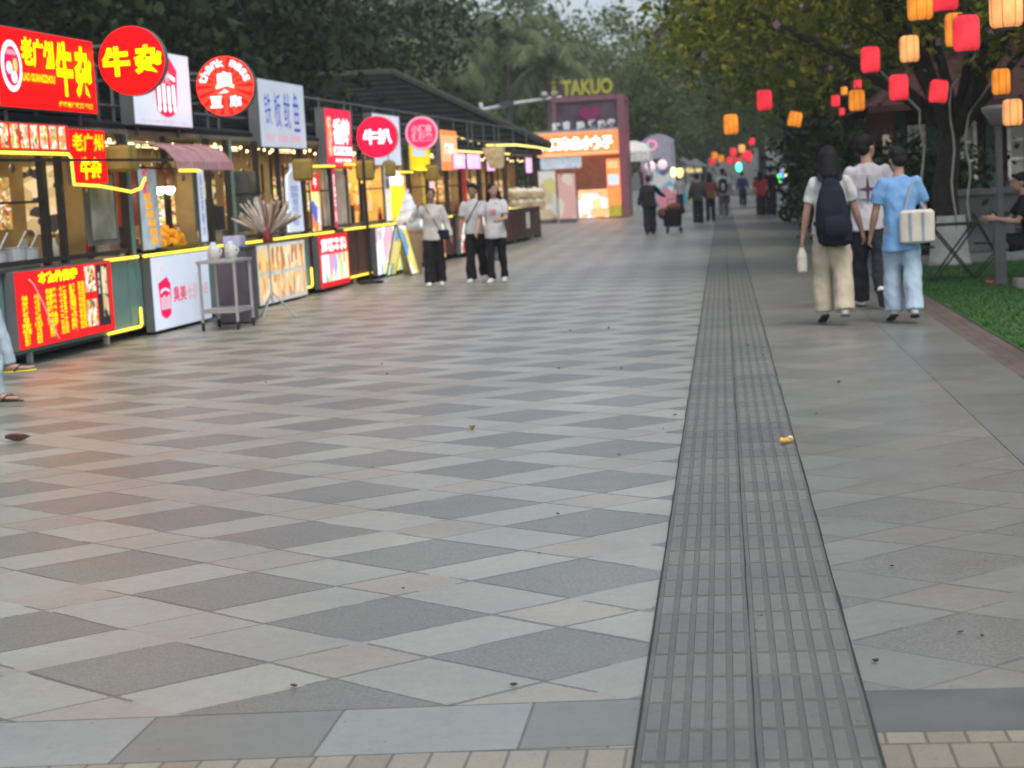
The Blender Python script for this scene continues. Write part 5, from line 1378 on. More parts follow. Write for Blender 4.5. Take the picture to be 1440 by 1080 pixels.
# scooter
sc = thing('parked_scooter', 'dark parked scooter with a pale seat at the edge of the right shrubs', 'scooter', (2.52, 56, 0), 1.25)
for y in (-.62, .62): w = MB().disc_x((y, .24), .24, -.05, .05, 28).build('wheel', rubber, sc); MB().disc_x((y, .24), .13, -.056, .056, 20).build('rim', steel, w)
mb = MB(); mb.tube([(0, -.6, .42), (0, -.25, .58), (0, 0, .34), (0, .3, .32), (0, .48, .62), (0, .52, .95)], [(.12, .1), (.15, .13), (.16, .05), (.15, .05), (.14, .05), (.09, .05)], 12); mb.tube([(0, .62, .26), (0, .52, .62)], .04, 8); mb.build('body', M('scooter paint', (.025, .027, .03), .3, spec=.6), sc, smooth=True)
MB().rings([(0, -.35, .66, .12, .34), (0, -.35, .73, .14, .38), (0, -.36, .78, .11, .32)], 18, 3).build('seat', M('pale seat', (.55, .56, .55), .5), sc, smooth=True)
MB().tube([(-.3, .42, 1.02), (0, .52, .98), (.3, .42, 1.02)], .02, 8).build('handlebar', black, sc); MB().ball((0, .6, .86), (.08, .06, .08)).build('headlight', M('headlight lens', (.6, .6, .6), .2), sc, smooth=True)
# litter on the paving
brownleaf = M('dry leaf', (.14, .065, .04), .7, var=.4, scale=30)
def dry_leaf(x, y, s, label, group, rz=0, mat=None, curl=.35):
    mb = MB(); N = 7
    for i in range(N):
        for j in range(5):
            u, v = i / (N - 1), (j - 2) / 2
            wdt = .5 * math.sin(math.pi * min(1, .08 + u * .95)) ** .8
            mb.v.append(((u - .5) * s, v * wdt * s * .6, s * (curl * (v * v) * wdt + .25 * curl * (2 * u - 1) ** 2) + .004 + .01 * s * math.sin(9 * u + v)))
    for i in range(N - 1):
        for j in range(4): a = i * 5 + j; mb.f.append((a, a + 5, a + 6, a + 1))
    o = mb.build('fallen_leaf', mat or brownleaf, None, smooth=True, loc=(x, y, .002), rotz=rz); return tag(o, label, 'leaf', group)
dry_leaf(-4.74, 11.3, .17, 'curled brown leaf on the paving near the left edge', None, .4, curl=.6); dry_leaf(-4.92, 11.2, .12, 'smaller brown leaf touching the left frame edge', None, 2.1, curl=.7)
dry_leaf(-1.62, 10.95, .06, 'upright tan leaf in the middle of the paving', None, 1.2, M('tan leaf', (.30, .18, .07), .7), 1.1)
rl = random.Random(21)
for i in range(28):
    y = 5.2 + 14 * rl.random() ** 1.6; x = rl.uniform(-.25 * y - .3, min(1.3, .05 * y + .6))
    dry_leaf(x, y, rl.uniform(.014, .034), 'tiny dark scrap of dry leaf lying on the paving', 'scraps of dry leaf on the paving', rl.uniform(0, 6), curl=rl.uniform(.3, .8))
pn = thing('peanut_shell', 'small yellow brown husk lying on the tactile strip', 'husk', (.29, 9.85, .016), .6)
MB().tube([(-.028, 0, .018), (-.01, 0, .014), (.01, 0, .015), (.03, 0, .02)], [.017, .014, .016, .019], 10).build('husk', M('husk yellow', (.62, .36, .08), .5, var=.3, scale=60), pn, smooth=True)
MB().ball((.02, -.012, .03), (.012, .012, .008), 8, 5).build('pale_kernel', M('pale kernel', (.75, .6, .4), .5), pn, smooth=True)
# ------------------------------------------------------------------ people
skin = M('skin', (.40, .235, .165), .55, var=.08, scale=8)
skin2 = M('tanned skin', (.29, .165, .115), .55, var=.08, scale=8)
hairm = M('black hair', (.012, .010, .010), .62, var=.3, scale=30, bump=.5, bscale=70, spec=.18)
def fab(name, c, bump=.25, var=.10): return M(name, c, .85, var=var, scale=5, bump=bump, bscale=16, spec=.2)
shoew = M('white shoe', (.62, .62, .60), .5, bump=.15)
shoed = M('dark shoe', (.03, .03, .032), .5)
sole = M('dark sole', (.05, .048, .045), .7)
solew = M('pale sole', (.55, .55, .52), .6)

def person(label, loc, rz, H, legs, arms, top, trousers, hair=hairm, hair_style='short', skinm=skin, sleeve='short', leg_w=(.060, .052, .055), hem=0.47, fit=1.0,
           shoes=shoew, soles=solew, head_turn=0.0, head_tilt=0.0, lean=0.0, seat=None, vox=.0135, shoulder=1.0, shorts=None, bare=False, group=None, face=True, torso_turn=0):
    """legs: two of (hip forward, knee bend, foot pitch) in degrees, right then left; arms: two of (forward, outward, elbow bend, elbow inward)
    The figure faces local +y; +x is its right hand side."""
    t = thing('person', label, 'person', loc, rz, group)
    J = {}
    hipz = 0.52 * H
    def rotx(v, a): c, s = math.cos(a), math.sin(a); return Vector((v[0], v[1] * c - v[2] * s, v[1] * s + v[2] * c))
    low = 1e9
    L = []
    for s, (hf, kb, fp) in zip((1, -1), legs):
        hip = Vector((s * .052 * H, 0, hipz)); a = rad(hf)
        knee = hip + Vector((s * .004 * H, math.sin(a), -math.cos(a))).normalized() * .245 * H
        b = a - rad(kb); ank = knee + Vector((-s * .004, math.sin(b), -math.cos(b))).normalized() * .238 * H
        fd = rotx(Vector((s * .12, 1, 0)), rad(fp)).normalized(); up = rotx(Vector((0, 0, 1)), rad(fp))
        heel = ank - up * .040 * H - fd * .03 * H; toe = heel + fd * .150 * H
        low = min(low, heel.z, toe.z); L.append([hip, knee, ank, heel, toe, fd, up, s])
    dz = -low + .004
    if seat is not None: dz = seat - hipz + .055 * H
    off = Vector((0, 0, dz))
    for l in L:
        for i in range(5): l[i] = l[i] + off
    hz = hipz + dz
    ln = rad(lean); tw = rad(torso_turn)
    def T(x, y, z):   # torso frame, z above hips
        v = Vector((x, y, z)); c, s = math.cos(tw * min(1, z / (.25 * H))), math.sin(tw * min(1, z / (.25 * H))); v = Vector((v.x * c - v.y * s, v.x * s + v.y * c, v.z))
        return Vector((v.x, v.y * math.cos(ln) + v.z * math.sin(ln), v.z * math.cos(ln) - v.y * math.sin(ln) + hz))
    sh = .108 * H * shoulder
    neck = T(0, -.008 * H, .300 * H); hc = T(0, .012 * H, .408 * H)
    HR = Matrix.Rotation(rad(head_turn), 3, 'Z') @ Matrix.Rotation(rad(head_tilt), 3, 'X')
    def hd(x, y, z): return hc + HR @ Vector((x * H, y * H, z * H))
    A = []
    for s, (fw, out, eb, ei) in zip((1, -1), arms):
        S = T(s * sh, -.004 * H, .272 * H)
        d = Vector((s * math.sin(rad(out)), math.sin(rad(fw)) * math.cos(rad(out)), -math.cos(rad(fw)) * math.cos(rad(out)))).normalized()
        E = S + d * .168 * H
        f2 = rad(fw + eb); d2 = Vector((s * math.sin(rad(out - ei)), math.sin(f2) * math.cos(rad(out - ei)), -math.cos(f2) * math.cos(rad(out - ei)))).normalized()
        W = E + d2 * .142 * H
        A.append([S, E, W, d2, s])
    # ---- body, one surface
    mb = MB()
    def oval(c, rx, ry):
        return (c.x, c.y, c.z, rx * H, ry * H)
    mb.rings([oval(T(0, 0, -.05 * H), .078, .058), oval(T(0, 0, .0), .088, .066), oval(T(0, 0, .10 * H), .072, .054), oval(T(0, 0.004 * H, .20 * H), .086, .062), oval(T(0, 0, .265 * H), .088, .054), oval(T(0, 0, .300 * H), .045, .038)], 18)
    mb.tube([neck - Vector((0, 0, .02 * H)), T(0, 0, .33 * H), hd(0, -.005, -.03)], [.036 * H, .032 * H, .031 * H], 12)
    mb.ball(hd(0, -.002, .012), (.046 * H, .056 * H, .055 * H), 16, 10, HR)
    mb.ball(hd(0, .012, -.022), (.037 * H, .044 * H, .044 * H), 14, 8, HR)
    if face:
        mb.tube([hd(0, .054, .012), hd(0, .064, -.012)], [.006 * H, .0095 * H], 8)
        mb.ball(hd(0, .050, -.036), (.014 * H, .010 * H, .006 * H), 8, 6, HR)
    for s in (-1, 1): mb.ball(hd(s * .046, -.004, -.002), (.008 * H, .014 * H, .019 * H), 8, 6, HR)
    for S, E, W, d2, s in A:
        mb.tube([S, S.lerp(E, .5), E, E.lerp(W, .3), W], [.024 * H, .025 * H, .0225 * H, .0235 * H, .0155 * H], 12)
        # hand: flattened palm, four unequal curled fingers, thumb from the side of the palm
        side = d2.cross(Vector((s, 0, 0))); side = side.normalized() if side.length > .1 else Vector((0, 1, 0))
        inw = side.cross(d2).normalized(); 
        if inw.x * s > 0: inw = -inw
        pal = W + d2 * .050 * H
        mb.tube([W, W + d2 * .02 * H, pal], [(.0135 * H, .0165 * H), (.0125 * H, .0225 * H), (.0110 * H, .0245 * H)], 10, ref=side)
        for k, ll in enumerate((.92, 1.0, .95, .76)):
            b0 = pal - d2 * .004 * H + side * (.018 - .012 * k) * H; l_ = .046 * H * ll
            b1 = b0 + (d2 + inw * .25).normalized() * l_ * .48; b2 = b1 + (d2 + inw * .95).normalized() * l_ * .32; b3 = b2 + (d2 * .5 + inw).normalized() * l_ * .22
            mb.tube([b0, b1, b2, b3], [.0062 * H, .0056 * H, .0050 * H, .0042 * H], 8)
        b0 = W + d2 * .018 * H + side * .015 * H; b1 = b0 + (d2 * .6 + side * .8 + inw * .3).normalized() * .026 * H; b2 = b1 + (d2 + side * .15 + inw * .4).normalized() * .022 * H
        mb.tube([b0, b1, b2], [.0075 * H, .0062 * H, .005 * H], 8)
    for hip, knee, ank, heel, toe, fd, up, s in L:
        mb.tube([hip, hip.lerp(knee, .45), knee, knee.lerp(ank, .3), knee.lerp(ank, .75), ank], [.050 * H, .044 * H, .031 * H, .032 * H, .022 * H, .019 * H], 12)
        m_ = heel.lerp(toe, .5) + up * .014 * H
        mb.tube([heel + fd * .018 * H + up * .018 * H, m_, toe - fd * .03 * H + up * .009 * H], [(.021 * H, .020 * H), (.024 * H, .016 * H), (.026 * H, .009 * H)], 10, ref=up)
        if bare:
            for k in range(5): 
                q = toe - fd * (.03 + .004 * k) * H + (fd.cross(up)).normalized() * ((k - 2) * .0095 * H * -s) + up * .009 * H
                mb.tube([q, q + fd * (.026 - .003 * k) * H], (.0075 - .0007 * k) * H, 7)
    body = remesh('body', mb, vox * .8, skinm, t, 3)
    if face:
        mb = MB()
        for s in (-1, 1): mb.ball(hd(s * .018, .0525, .012), (.0065 * H, .004 * H, .0042 * H), 8, 6, HR)
        mb.build('eye', M('dark eye', (.015, .01, .01), .3), body, smooth=True)
        mb = MB(); [mb.tube([hd(s * .010, .0555, .0235), hd(s * .026, .0505, .0245)], .0022 * H, 5) for s in (-1, 1)]; mb.build('eyebrow', hairm, body)
        MB().ball(hd(0, .0585, -.036), (.012 * H, .004 * H, .0035 * H), 8, 5, HR).build('lips', M('lips', (.33, .12, .11), .5), body, smooth=True)
    # ---- trousers
    mb = MB(); w1, w2, w3 = leg_w
    cz = .0
    mb.rings([oval(T(0, 0, -.075 * H), .075 * max(1, w1 / .06), .066), oval(T(0, 0, -.03 * H), .092, .068), oval(T(0, 0, .03 * H), .084, .060), oval(T(0, 0, .075 * H), .074, .054)], 18)
    for hip, knee, ank, heel, toe, fd, up, s in L:
        end = (knee.lerp(ank, .9) if not shorts else hip.lerp(knee, shorts))
        if shorts: mb.tube([hip + Vector((0, 0, -.01)), end], [w1 * .85 * H, w2 * H], 14, round_ends=False)
        else:
            ee = ank + (ank - knee).normalized() * .008 * H
            mb.tube([hip + Vector((0, 0, -.01)), hip.lerp(knee, .5), knee, knee.lerp(ee, .5), ee], [w1 * .80 * H, (w1 * .94 + w2 * .06) * H, w2 * H, (w2 + w3) / 2 * H, w3 * H], 14, round_ends=False)
    remesh('trousers', mb, vox, trousers, t, 3, .018 * H / 1.7, 9, seed=len(label))
    # ---- top
    mb = MB(); f = fit; hb = -(.53 - hem) * H
    mb.rings([oval(T(0, 0, hb), .101 * f + .010, .078 * f + .010), oval(T(0, 0, hb + .05 * H), .099 * f + .007, .077 * f + .007), oval(T(0, 0, .09 * H), .086 * f + .002, .066 * f), oval(T(0, .004 * H, .20 * H), .099 * f * shoulder, .071 * f), oval(T(0, 0, .255 * H), .108 * shoulder, .062), oval(T(0, -.002 * H, .284 * H), .098 * shoulder, .050), oval(T(0, -.004 * H, .303 * H), .066 * shoulder, .044), oval(T(0, -.004 * H, .318 * H), .040, .038)], 22)
    for S, E, W, d2, s in A:
        S2 = S - Vector((s * .010 * H, 0, .002 * H))
        if sleeve == 'short':
            e = S.lerp(E, .72); mb.tube([S2, S.lerp(E, .35), e], [.039 * H, .040 * H * f, .041 * H * f], 12, round_ends=False); mb.ball(S2, .039 * H, 10, 7)
        elif sleeve == 'long':
            mb.tube([S2, S.lerp(E, .5), E, E.lerp(W, .5), E.lerp(W, .97)], [.040 * H, .036 * H * f, .032 * H * f, .030 * H * f, .024 * H * f], 12, round_ends=False); mb.ball(S2, .038 * H, 10, 7); mb.ball(E, .032 * H * f, 10, 6)
    remesh('top', mb, vox, top, t, 4, .020 * H / 1.7, 8, seed=len(label) + 3)
    # ---- shoes
    for hip, knee, ank, heel, toe, fd, up, s in L:
        if bare: continue
        mb = MB(); lat = fd.cross(up).normalized()
        a0 = heel - fd * .008 * H + up * .026 * H
        mb.tube([a0 + fd * .022 * H, heel.lerp(toe, .45) + up * .022 * H, toe - fd * .035 * H + up * .016 * H, toe - fd * .008 * H + up * .012 * H], [(.024 * H, .024 * H), (.027 * H, .021 * H), (.028 * H, .016 * H), (.020 * H, .011 * H)], 12, ref=up)
        mb.tube([heel + fd * .03 * H + up * .03 * H, ank + up * .006 * H], [.025 * H, .026 * H], 10)
        sh_ = remesh('shoe', mb, vox * .8, shoes, t, 2)
        mb = MB(); mb.tube([heel + fd * .012 * H + up * .003 * H, heel.lerp(toe, .5) + up * .003 * H, toe - fd * .03 * H + up * .003 * H], [(.026 * H, .007 * H), (.027 * H, .006 * H), (.0285 * H, .006 * H)], 14, ref=up)
        mb.build('sole', soles, sh_, smooth=True)
    # ---- hair
    if hair_style:
        mb = MB()
        mb.ball(hd(0, -.012, .024), (.0525 * H, .058 * H, .052 * H), 18, 12, HR)
        mb.ball(hd(0, -.030, .000), (.047 * H, .040 * H, .048 * H), 14, 8, HR)
        rr_ = random.Random(len(label))
        if hair_style == 'short':
            for k in range(26):
                a, e = rr_.uniform(-2.9, -.2), rr_.uniform(.1, 1.3); p_ = Vector((.046 * math.cos(a) * math.cos(e), -.012 + .05 * math.sin(a) * math.cos(e), .024 + .048 * math.sin(e)))
                mb.ball(hd(*p_), .013 * H, 8, 5)
            mb.tube([hd(-.03, .036, .05), hd(.0, .046, .056), hd(.03, .036, .05)], .014 * H, 8)
        if hair_style in ('long', 'long_side'):
            for k in range(9):
                a = rad(-170 + 160 * k / 8); x, y = .043 * math.cos(a), -.014 + .045 * math.sin(a)
                mb.tube([hd(x, y, .02), hd(x * 1.08, y * 1.1, -.05), hd(x * 1.1, y * 1.0 - .012, -.105), hd(x * .9 + rr_.uniform(-.01, .01), y * .8 - .022, -.150 - rr_.uniform(0, .02))], [.018 * H, .019 * H, .017 * H, .007 * H], 8)
            if hair_style == 'long_side':
                for k in range(4): mb.tube([hd(-.03, -.02, .0), hd(-.06 - .008 * k, -.02, -.03), hd(-.075 - .006 * k, -.015 + .01 * k, -.08 - .012 * k)], [.022 * H, .024 * H, .012 * H], 8)
        if hair_style == 'bun': mb.ball(hd(0, -.068, .03), (.026 * H, .024 * H, .026 * H), 10, 8)
        remesh('hair', mb, vox * .85, hair, t, 1, .004, 40)
    t['_'] = 0; del t['_']
    return t, dict(T=T, hd=hd, A=A, L=L, H=H, HR=HR)

# --- three walkers on the right, seen from behind
NAVY = fab('navy pack cloth', (.010, .012, .022), .3)
W1, i1 = person('woman with long black hair, dark backpack and cream trousers walking away', (1.03, 17.6, 0), .03, 1.66, ((-10, 8, -6), (8, 14, -22)), ((4, 16, 12, 0), (0, 13, 8, 3)),
    fab('white tee', (.50, .50, .48)), fab('cream trousers', (.46, .40, .29)), hair_style='long', leg_w=(.062, .058, .060), hem=.50, shoulder=.90, shoes=shoew, soles=sole, head_tilt=-8, lean=2)
H = 1.66; T = i1['T']
mb = MB()
mb.rings([(.02, -.19, .77, .11, .07), (.02, -.215, .81, .165, .11), (0.015, -.225, .96, .178, .13), (0, -.21, 1.15, .155, .115), (0, -.18, 1.31, .115, .085), (0, -.15, 1.41, .07, .05), (0, -.14, 1.43, .035, .03)], 22, 2.4)
bp_ = thing('backpack', 'large black backpack worn by the long haired woman', 'backpack', (1.03, 17.6, 0), .03)
remesh('pack', mb, .016, NAVY, bp_, 3, .012, 8)
mb = MB(); mb.rings([(0.02, -.315, .84, .09, .03), (.018, -.335, .92, .115, .04), (.015, -.33, 1.02, .11, .035), (.01, -.315, 1.07, .09, .02)], 16, 3); mb.build('front_pocket', NAVY, bp_, smooth=True)
for s in (-1, 1): MB().tube([(s * .09, -.13, 1.41), (s * .10, -.05, 1.475), (s * .105, .07, 1.42), (s * .115, .115, 1.25), (s * .14, .02, 1.02), (s * .15, -.1, .98)], [(.026, .010)] * 6, 8).build('strap', NAVY, bp_, smooth=True)
MB().tube([(-.03, -.13, 1.43), (0, -.13, 1.48), (.03, -.13, 1.43)], .009, 6).build('loop', NAVY, bp_)
w = i1['A'][1][2] + i1['A'][1][3] * .10
hb_ = thing('paper_bag', 'small white paper bag held low by the woman with the backpack', 'bag', (1.03, 17.6, 0), .03)
mb = MB(); mb.rings([(w.x, w.y + .02, w.z - .27, .035, .055), (w.x, w.y + .02, w.z - .25, .05, .075), (w.x, w.y + .01, w.z - .10, .05, .07), (w.x, w.y, w.z - .02, .02, .04)], 14, 3); mb.build('bag_body', M('cream paper', (.62, .58, .48), .7, var=.15, bump=.4), hb_)
W2, i2 = person('tall man in a white tee with a dark star print, walking away in black trousers', (1.55, 19.6, 0), -.05, 1.86, ((-16, 30, -42), (12, 5, 0)), ((6, 9, 10, 4), (-4, 9, 14, 4)),
    fab('pale lilac tee', (.48, .455, .47)), fab('black trousers', (.018, .019, .024)), leg_w=(.052, .046, .046), hem=.46, fit=1.02, head_turn=-42, shoulder=1.0, soles=sole)
# star print on the back of the tee
H = 1.86
def on_back(info, pts, name, mat, d=.009, par=None):
    o = MB()
    T = info['T']; n = len(o.v)
    for x, z in pts: p_ = T(x, -.076 * info['H'] - d, z); o.v.append(tuple(p_))
    o.f.append(tuple(range(n, n + len(pts)))); return o.build(name, mat, par)
st = [(.0, .47), (.018, .335), (.11, .315), (.018, .295), (.0, .14), (-.018, .295), (-.11, .315), (-.018, .335)]
topw = [c for c in W2.children if c.name.startswith('top')][0]
on_back(i2, [(-.09, .22), (.06, .20), (.085, .34), (.05, .46), (-.07, .47), (-.10, .36)], 'back_print', fab('faded grey print', (.40, .37, .40)), .006, topw)
on_back(i2, st, 'star_print', fab('dark wine print', (.075, .04, .06)), .010, topw)
W3, i3 = person('person in a loose sky blue tee and light jeans walking away, short black hair', (1.68, 17.45, 0), .04, 1.62, ((-8, 10, -12), (10, 14, -18)), ((10, 13, 35, 12), (6, 12, 14, 2)),
    fab('sky blue tee', (.165, .33, .56)), fab('light blue jeans', (.36, .46, .54), .35), leg_w=(.058, .054, .056), hem=.40, fit=1.08, shoulder=.98, soles=sole, head_turn=14, head_tilt=-12, lean=3)
tb = thing('canvas_bag', 'cream canvas shoulder bag on the person in sky blue', 'bag', (1.68, 17.45, 0), .04)
MB().rings([(.125, -.185, .77, .135, .04), (.125, -.19, .79, .165, .055), (.13, -.19, 1.06, .165, .050), (.13, -.18, 1.085, .135, .022)], 28, 3.4).build('bag_body', M('cream canvas', (.52, .48, .40), .8, var=.1, bump=.3), tb)
for x in (.06, .18): MB().box(x - .011, x + .011, -.254, -.244, .79, 1.06).build('blue_band', M('grey blue webbing', (.22, .28, .33), .8), tb)
MB().tube([(.0, -.19, 1.03), (.06, -.13, 1.22), (.13, -.03, 1.36), (.17, .05, 1.22), (.24, -.10, 1.03)], [(.018, .006)] * 5, 6).build('strap', MATS['grey blue webbing'], tb)

# --- three women coming towards the camera on the left
P1 = math.pi
V1, j1 = person('woman in a cream long sleeved top and black trousers with a hand at her ear', (-4.66, 28.4, 0), P1 + .1, 1.56, ((7, 5, 0), (-5, 8, -4)), ((40, 34, 125, 62), (2, 14, 10, 0)),
    fab('cream knit', (.47, .455, .42)), fab('black flared trousers', (.014, .014, .016)), hair_style='bun', leg_w=(.060, .056, .062), sleeve='long', hem=.475, skinm=skin2, fit=1.05, head_turn=8)
bx = thing('shoulder_bag', 'small black bag at the hip of the woman in the cream top', 'bag', (-4.66, 28.4, 0), P1 + .1)
MB().rings([(-.17, .06, .74, .09, .035), (-.17, .06, .76, .105, .05), (-.17, .06, .88, .10, .05), (-.17, .06, .90, .08, .03)], 16, 4).build('pouch', NAVY, bx, smooth=False)
MB().tube([(-.12, .09, .9), (-.02, .13, 1.08), (.10, .10, 1.29), (.13, .0, 1.345), (.06, -.1, 1.2)], .006, 6).build('strap', NAVY, bx)
V2, j2 = person('woman in a white blouse with a dark bag strap across it, middle of the three', (-4.05, 28.9, 0), P1 - .05, 1.60, ((4, 4, 0), (-14, 12, -8)), ((4, 8, 18, 6), (6, 22, 8, 0)),
    fab('white blouse', (.49, .50, .49)), fab('black trousers soft', (.015, .015, .018)), hair_style='short', leg_w=(.056, .050, .055), sleeve='short', hem=.50, skinm=skin2, fit=1.0, head_turn=-5)
MB().tube([(-.12, .03, 1.36), (-.08, .115, 1.28), (0.02, .125, 1.12), (.10, .10, .98)], .008, 6).build('bag_strap', NAVY, V2)
V3, j3 = person('woman in a white tee with pink print and black leggings, long hair, face turned aside', (-3.67, 28.6, 0), P1 - .1, 1.59, ((6, 6, 0), (-7, 9, -5)), ((8, 20, 30, 16), (22, 10, 62, 26)),
    fab('soft white tee', (.50, .50, .52)), fab('black leggings', (.012, .012, .013)), hair_style='long_side', leg_w=(.052, .040, .036), hem=.455, fit=1.06, head_turn=48, shoulder=.95)
text_y(None, ' ', 0, 0, .1, .1, 0, WTX) if False else None
tp = [c for c in V3.children if c.name.startswith('top')][0]
mb = MB(); [mb.box(-.06 + .012 * (k % 2), .06 - .01 * (k % 3), .122, .126, 1.10 + .03 * k, 1.118 + .03 * k) for k in range(3)]; mb.build('pink_print', fab('pink print cloth', (.55, .16, .22)), tp)
w = j2['A'][1][2] + j2['A'][1][3] * .09
cb = thing('carrier_bag', 'pale translucent plastic bag with a pink cup carried between two women', 'bag', (-4.05, 28.9, 0), P1 - .05)
mb = MB(); z0 = w.z; mb.rings([(w.x, w.y, z0 - .40, .06, .05), (w.x, w.y, z0 - .37, .12, .09), (w.x, w.y, z0 - .24, .125, .09), (w.x, w.y, z0 - .12, .07, .05), (w.x, w.y, z0 - .03, .02, .015)], 18); remesh('bag_body', mb, .016, M('pale plastic film', (.50, .54, .66), .3, trans=.25), cb, 2, .018, 12)
MB().rings([(w.x + .07, w.y + .03, z0 - .2, .035, .035), (w.x + .08, w.y + .03, z0 - .03, .045, .045)], 14).build('pink_cup', M('pink cup', (.75, .12, .25), .4), cb)

# --- farther people
far = dict(vox=.024, face=False)
dk = fab('charcoal jacket', (.022, .021, .024)); dk2 = fab('black jacket', (.012, .012, .014)); dkt = fab('dark trousers', (.018, .018, .022))
person('person in a dark jacket walking away, one arm out to a loaded trolley', (-2.04, 49.8, 0), .1, 1.64, ((8, 6, 0), (-8, 10, -8)), ((42, 30, 22, -6), (-6, 14, 10, 0)), dk, dkt, sleeve='long', fit=1.2, hem=.46, hair=fab('greying hair', (.05, .045, .04)), shoes=shoed, soles=sole, leg_w=(.064, .058, .060), **far)
tr = thing('shopping_trolley', 'dark hand trolley loaded with brown bags beside the person in the dark jacket', 'trolley', (-1.42, 50.1, 0), -.2)
MB().rings([(0, 0, .18, .2, .16), (0, 0, .22, .23, .19), (0, 0, .62, .26, .2), (0, 0, .66, .25, .19)], 20, 5).build('sack', dk2, tr); mb = MB(); mb.ball((-.24, .0, .56), (.2, .2, .17)).ball((.05, .02, .72), (.2, .17, .12)); remesh('brown_bag', mb, .02, fab('rust brown bag', (.16, .06, .035)), tr, 2, .02, 8)
mb = MB(); [mb.bar((x, .18, .05), (x, .18, .95), .025) for x in (-.16, .16)]; mb.bar((-.16, .18, .95), (.16, .18, .95), .025); [mb.bar((x, -.15, .03), (x, .18, .17), .022) for x in (-.16, .16)]; mb.build('frame', greyp, tr)
for x in (-.2, .2): MB().disc_x((.16, .08), .08, x - .02, x + .02, 18).build('wheel', rubber, tr)
MB().ball((.3, 0, .62), (.06, .12, .1)).build('side_pouch', dk2, tr, smooth=True)
person('person in a grey top and black trousers walking away, left of the far group', (-.80, 57.6, 0), .0, 1.62, ((6, 4, 0), (-8, 8, -6)), ((8, 12, 30, 8), (2, 12, 12, 0)), fab('slate grey top', (.05, .05, .055)), dkt, sleeve='long', fit=1.08, shoes=shoew, **far)
person('long haired person in a rust brown top walking beside the one with the backpack', (-.42, 59.5, 0), .0, 1.66, ((4, 4, 0), (-9, 8, -6)), ((4, 12, 12, 0), (4, 10, 12, 0)), fab('rust brown top', (.15, .055, .035)), dkt, hair_style='long', sleeve='long', leg_w=(.052, .045, .040), shoes=shoed, **far)
V, q = person('person in a white top with a black and white backpack walking away', (.02, 64.6, 0), .0, 1.76, ((6, 4, 0), (-6, 8, -6)), ((4, 16, 14, 0), (4, 16, 14, 0)), fab('white top far', (.58, .58, .56)), fab('brown grey trousers', (.15, .11, .10)), hair_style='short', sleeve='short', leg_w=(.054, .044, .040), fit=1.12, **far)
pk = thing('backpack', 'black backpack with a pale panel on the far walker in white', 'backpack', (.02, 64.6, 0)); MB().rings([(0, -.2, .92, .13, .06), (0, -.21, 1.0, .16, .1), (0, -.2, 1.3, .15, .09), (0, -.18, 1.42, .1, .04)], 18, 3).build('pack', NAVY, pk, smooth=True); MB().rings([(0, -.29, .98, .05, .03), (0, -.305, 1.05, .065, .03), (0, -.29, 1.25, .05, .03)], 14, 3).build('pale_panel', M('pale grey cloth', (.4, .4, .4), .8), pk, smooth=True)
person('person in a red top and black trousers walking away, right of the far group', (1.31, 62.7, 0), .0, 1.60, ((6, 4, 0), (-6, 8, -6)), ((4, 12, 20, 0), (4, 12, 14, 0)), fab('red top', (.34, .025, .04)), dkt, hair_style='long', sleeve='short', fit=1.1, **far)
person('tall person all in black walking beside the one in red', (1.68, 63.2, 0), .0, 1.75, ((5, 4, 0), (-8, 8, -6)), ((4, 12, 14, 0), (4, 12, 14, 0)), dk2, dkt, sleeve='long', fit=1.05, shoes=shoed, **far)
fl = [('distant walker in dark blue in the middle of the far path', .95, 86, fab('navy coat', (.03, .04, .11)), 0), ('distant walker in a pale top left of the far path', -2.0, 84, fab('pale top', (.35, .34, .36)), 3.1),
      ('distant walker in blue grey beside the one in dark blue', 1.9, 92, fab('blue grey top', (.10, .14, .25)), 3.0), ('distant walker in black far behind the backpack', .2, 96, dk2, 0),
      ('distant walker in brown near the far stalls', -1.4, 94, fab('brown far top', (.12, .08, .06)), 0), ('distant walker in grey near the olive stall', -.6, 101, fab('grey far top', (.15, .15, .16)), 3.1)]
for lb, x, y, c, rz in fl:
    person(lb, (x, y, 0), rz, 1.66, ((8, 5, 0), (-8, 9, -6)), ((8, 12, 14, 0), (-4, 12, 14, 0)), c, dkt, sleeve='long', vox=.03, face=False, group='distant walkers at the far end')

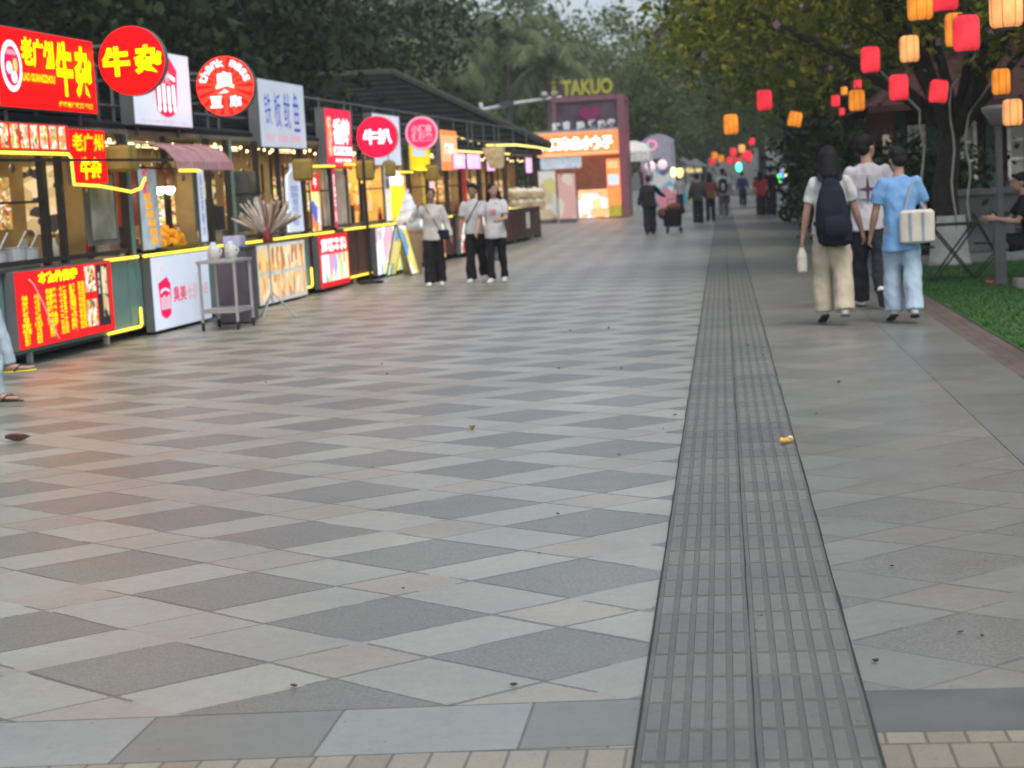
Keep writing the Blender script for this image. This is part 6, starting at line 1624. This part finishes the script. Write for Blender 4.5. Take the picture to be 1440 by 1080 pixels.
# --- seated people at the picture edges
S_, js = person('seated person in black shorts and top with red shoes at the right edge', (3.72, 22.3, 0), math.pi / 2, 1.68, ((82, 88, 2), (76, 80, 2)), ((34, 8, 62, 14), (30, 10, 70, 22)),
    fab('black tee seated', (.014, .014, .016)), fab('black shorts', (.012, .012, .014)), seat=.46, shorts=.78, shoes=fab('red shoe', (.26, .04, .03)), soles=solew, leg_w=(.062, .060, .05), lean=10, head_turn=10)
L_, jl = person('seated person in pale jeans and flip flops, legs crossed, at the left edge', (-6.17, 13.5, 0), -math.pi / 2, 1.66, ((84, 84, 0), (114, 104, 2)), ((-6, 10, 20, 0), (-8, 10, 20, 0)),
    fab('olive tee seated', (.10, .11, .07)), fab('pale jeans', (.36, .45, .50), .35), seat=.47, bare=True, leg_w=(.056, .044, .034), vox=.0095)
yel = M('yellow flip flop', (.62, .62, .04), .6); blk_ = M('black flip flop', (.03, .026, .022), .6)
for (hip, knee, ank, heel, toe, fd, up, s), c, lb in zip(jl['L'], (blk_, yel), ('black flip flop', 'yellow flip flop')):
    o = MB(); o.tube([heel + fd * .012 - up * .009, heel.lerp(toe, .5) - up * .009, toe - fd * .02 - up * .009], [(.038, .009), (.040, .009), (.047, .009)], 16, ref=up)
    f_ = o.build('flip_flop', c, L_, smooth=True); f_['label'] = lb
    lat = fd.cross(up).normalized(); q = toe - fd * .055 + up * .002
    MB().tube([heel.lerp(toe, .42) + lat * .044, heel.lerp(toe, .6) + lat * .03 + up * .042, q + up * .03], .007, 6).tube([heel.lerp(toe, .42) - lat * .044, heel.lerp(toe, .6) - lat * .03 + up * .042, q + up * .03], .007, 6).tube([q + up * .03, q - up * .01], .006, 6).build('thong_strap', blk_, f_)
ck = thing('plastic_stool', 'low stool under the seated person in pale jeans', 'stool', (-6.18, 13.5, 0)); MB().rings([(0, 0, .40, .17, .17), (0, 0, .43, .18, .18), (0, 0, .445, .17, .17)], 20, 4).build('seat', M('blue stool', (.05, .1, .25), .4), ck)
for x in (-1, 1):
    for y in (-1, 1): MB().bar((x * .16, y * .16, 0), (x * .12, y * .12, .40), .03).build('leg', MATS['blue stool'], ck)

# ------------------------------------------------------------------ evening haze
hm = bpy.data.materials.new('haze air'); hm.use_nodes = True
hn = hm.node_tree; hn.nodes.remove(hn.nodes['Principled BSDF'])
pv = hn.nodes.new('ShaderNodeVolumePrincipled')
pv.inputs['Color'].default_value = (.86, .90, .92, 1); pv.inputs['Density'].default_value = 0.0008; pv.inputs['Anisotropy'].default_value = 0.2
hn.links.new(pv.outputs[0], hn.nodes['Material Output'].inputs['Volume'])
hz = MB().box(-155, 155, -35, 265, -1.2, 32).build('haze', hm); hz['kind'] = 'stuff'
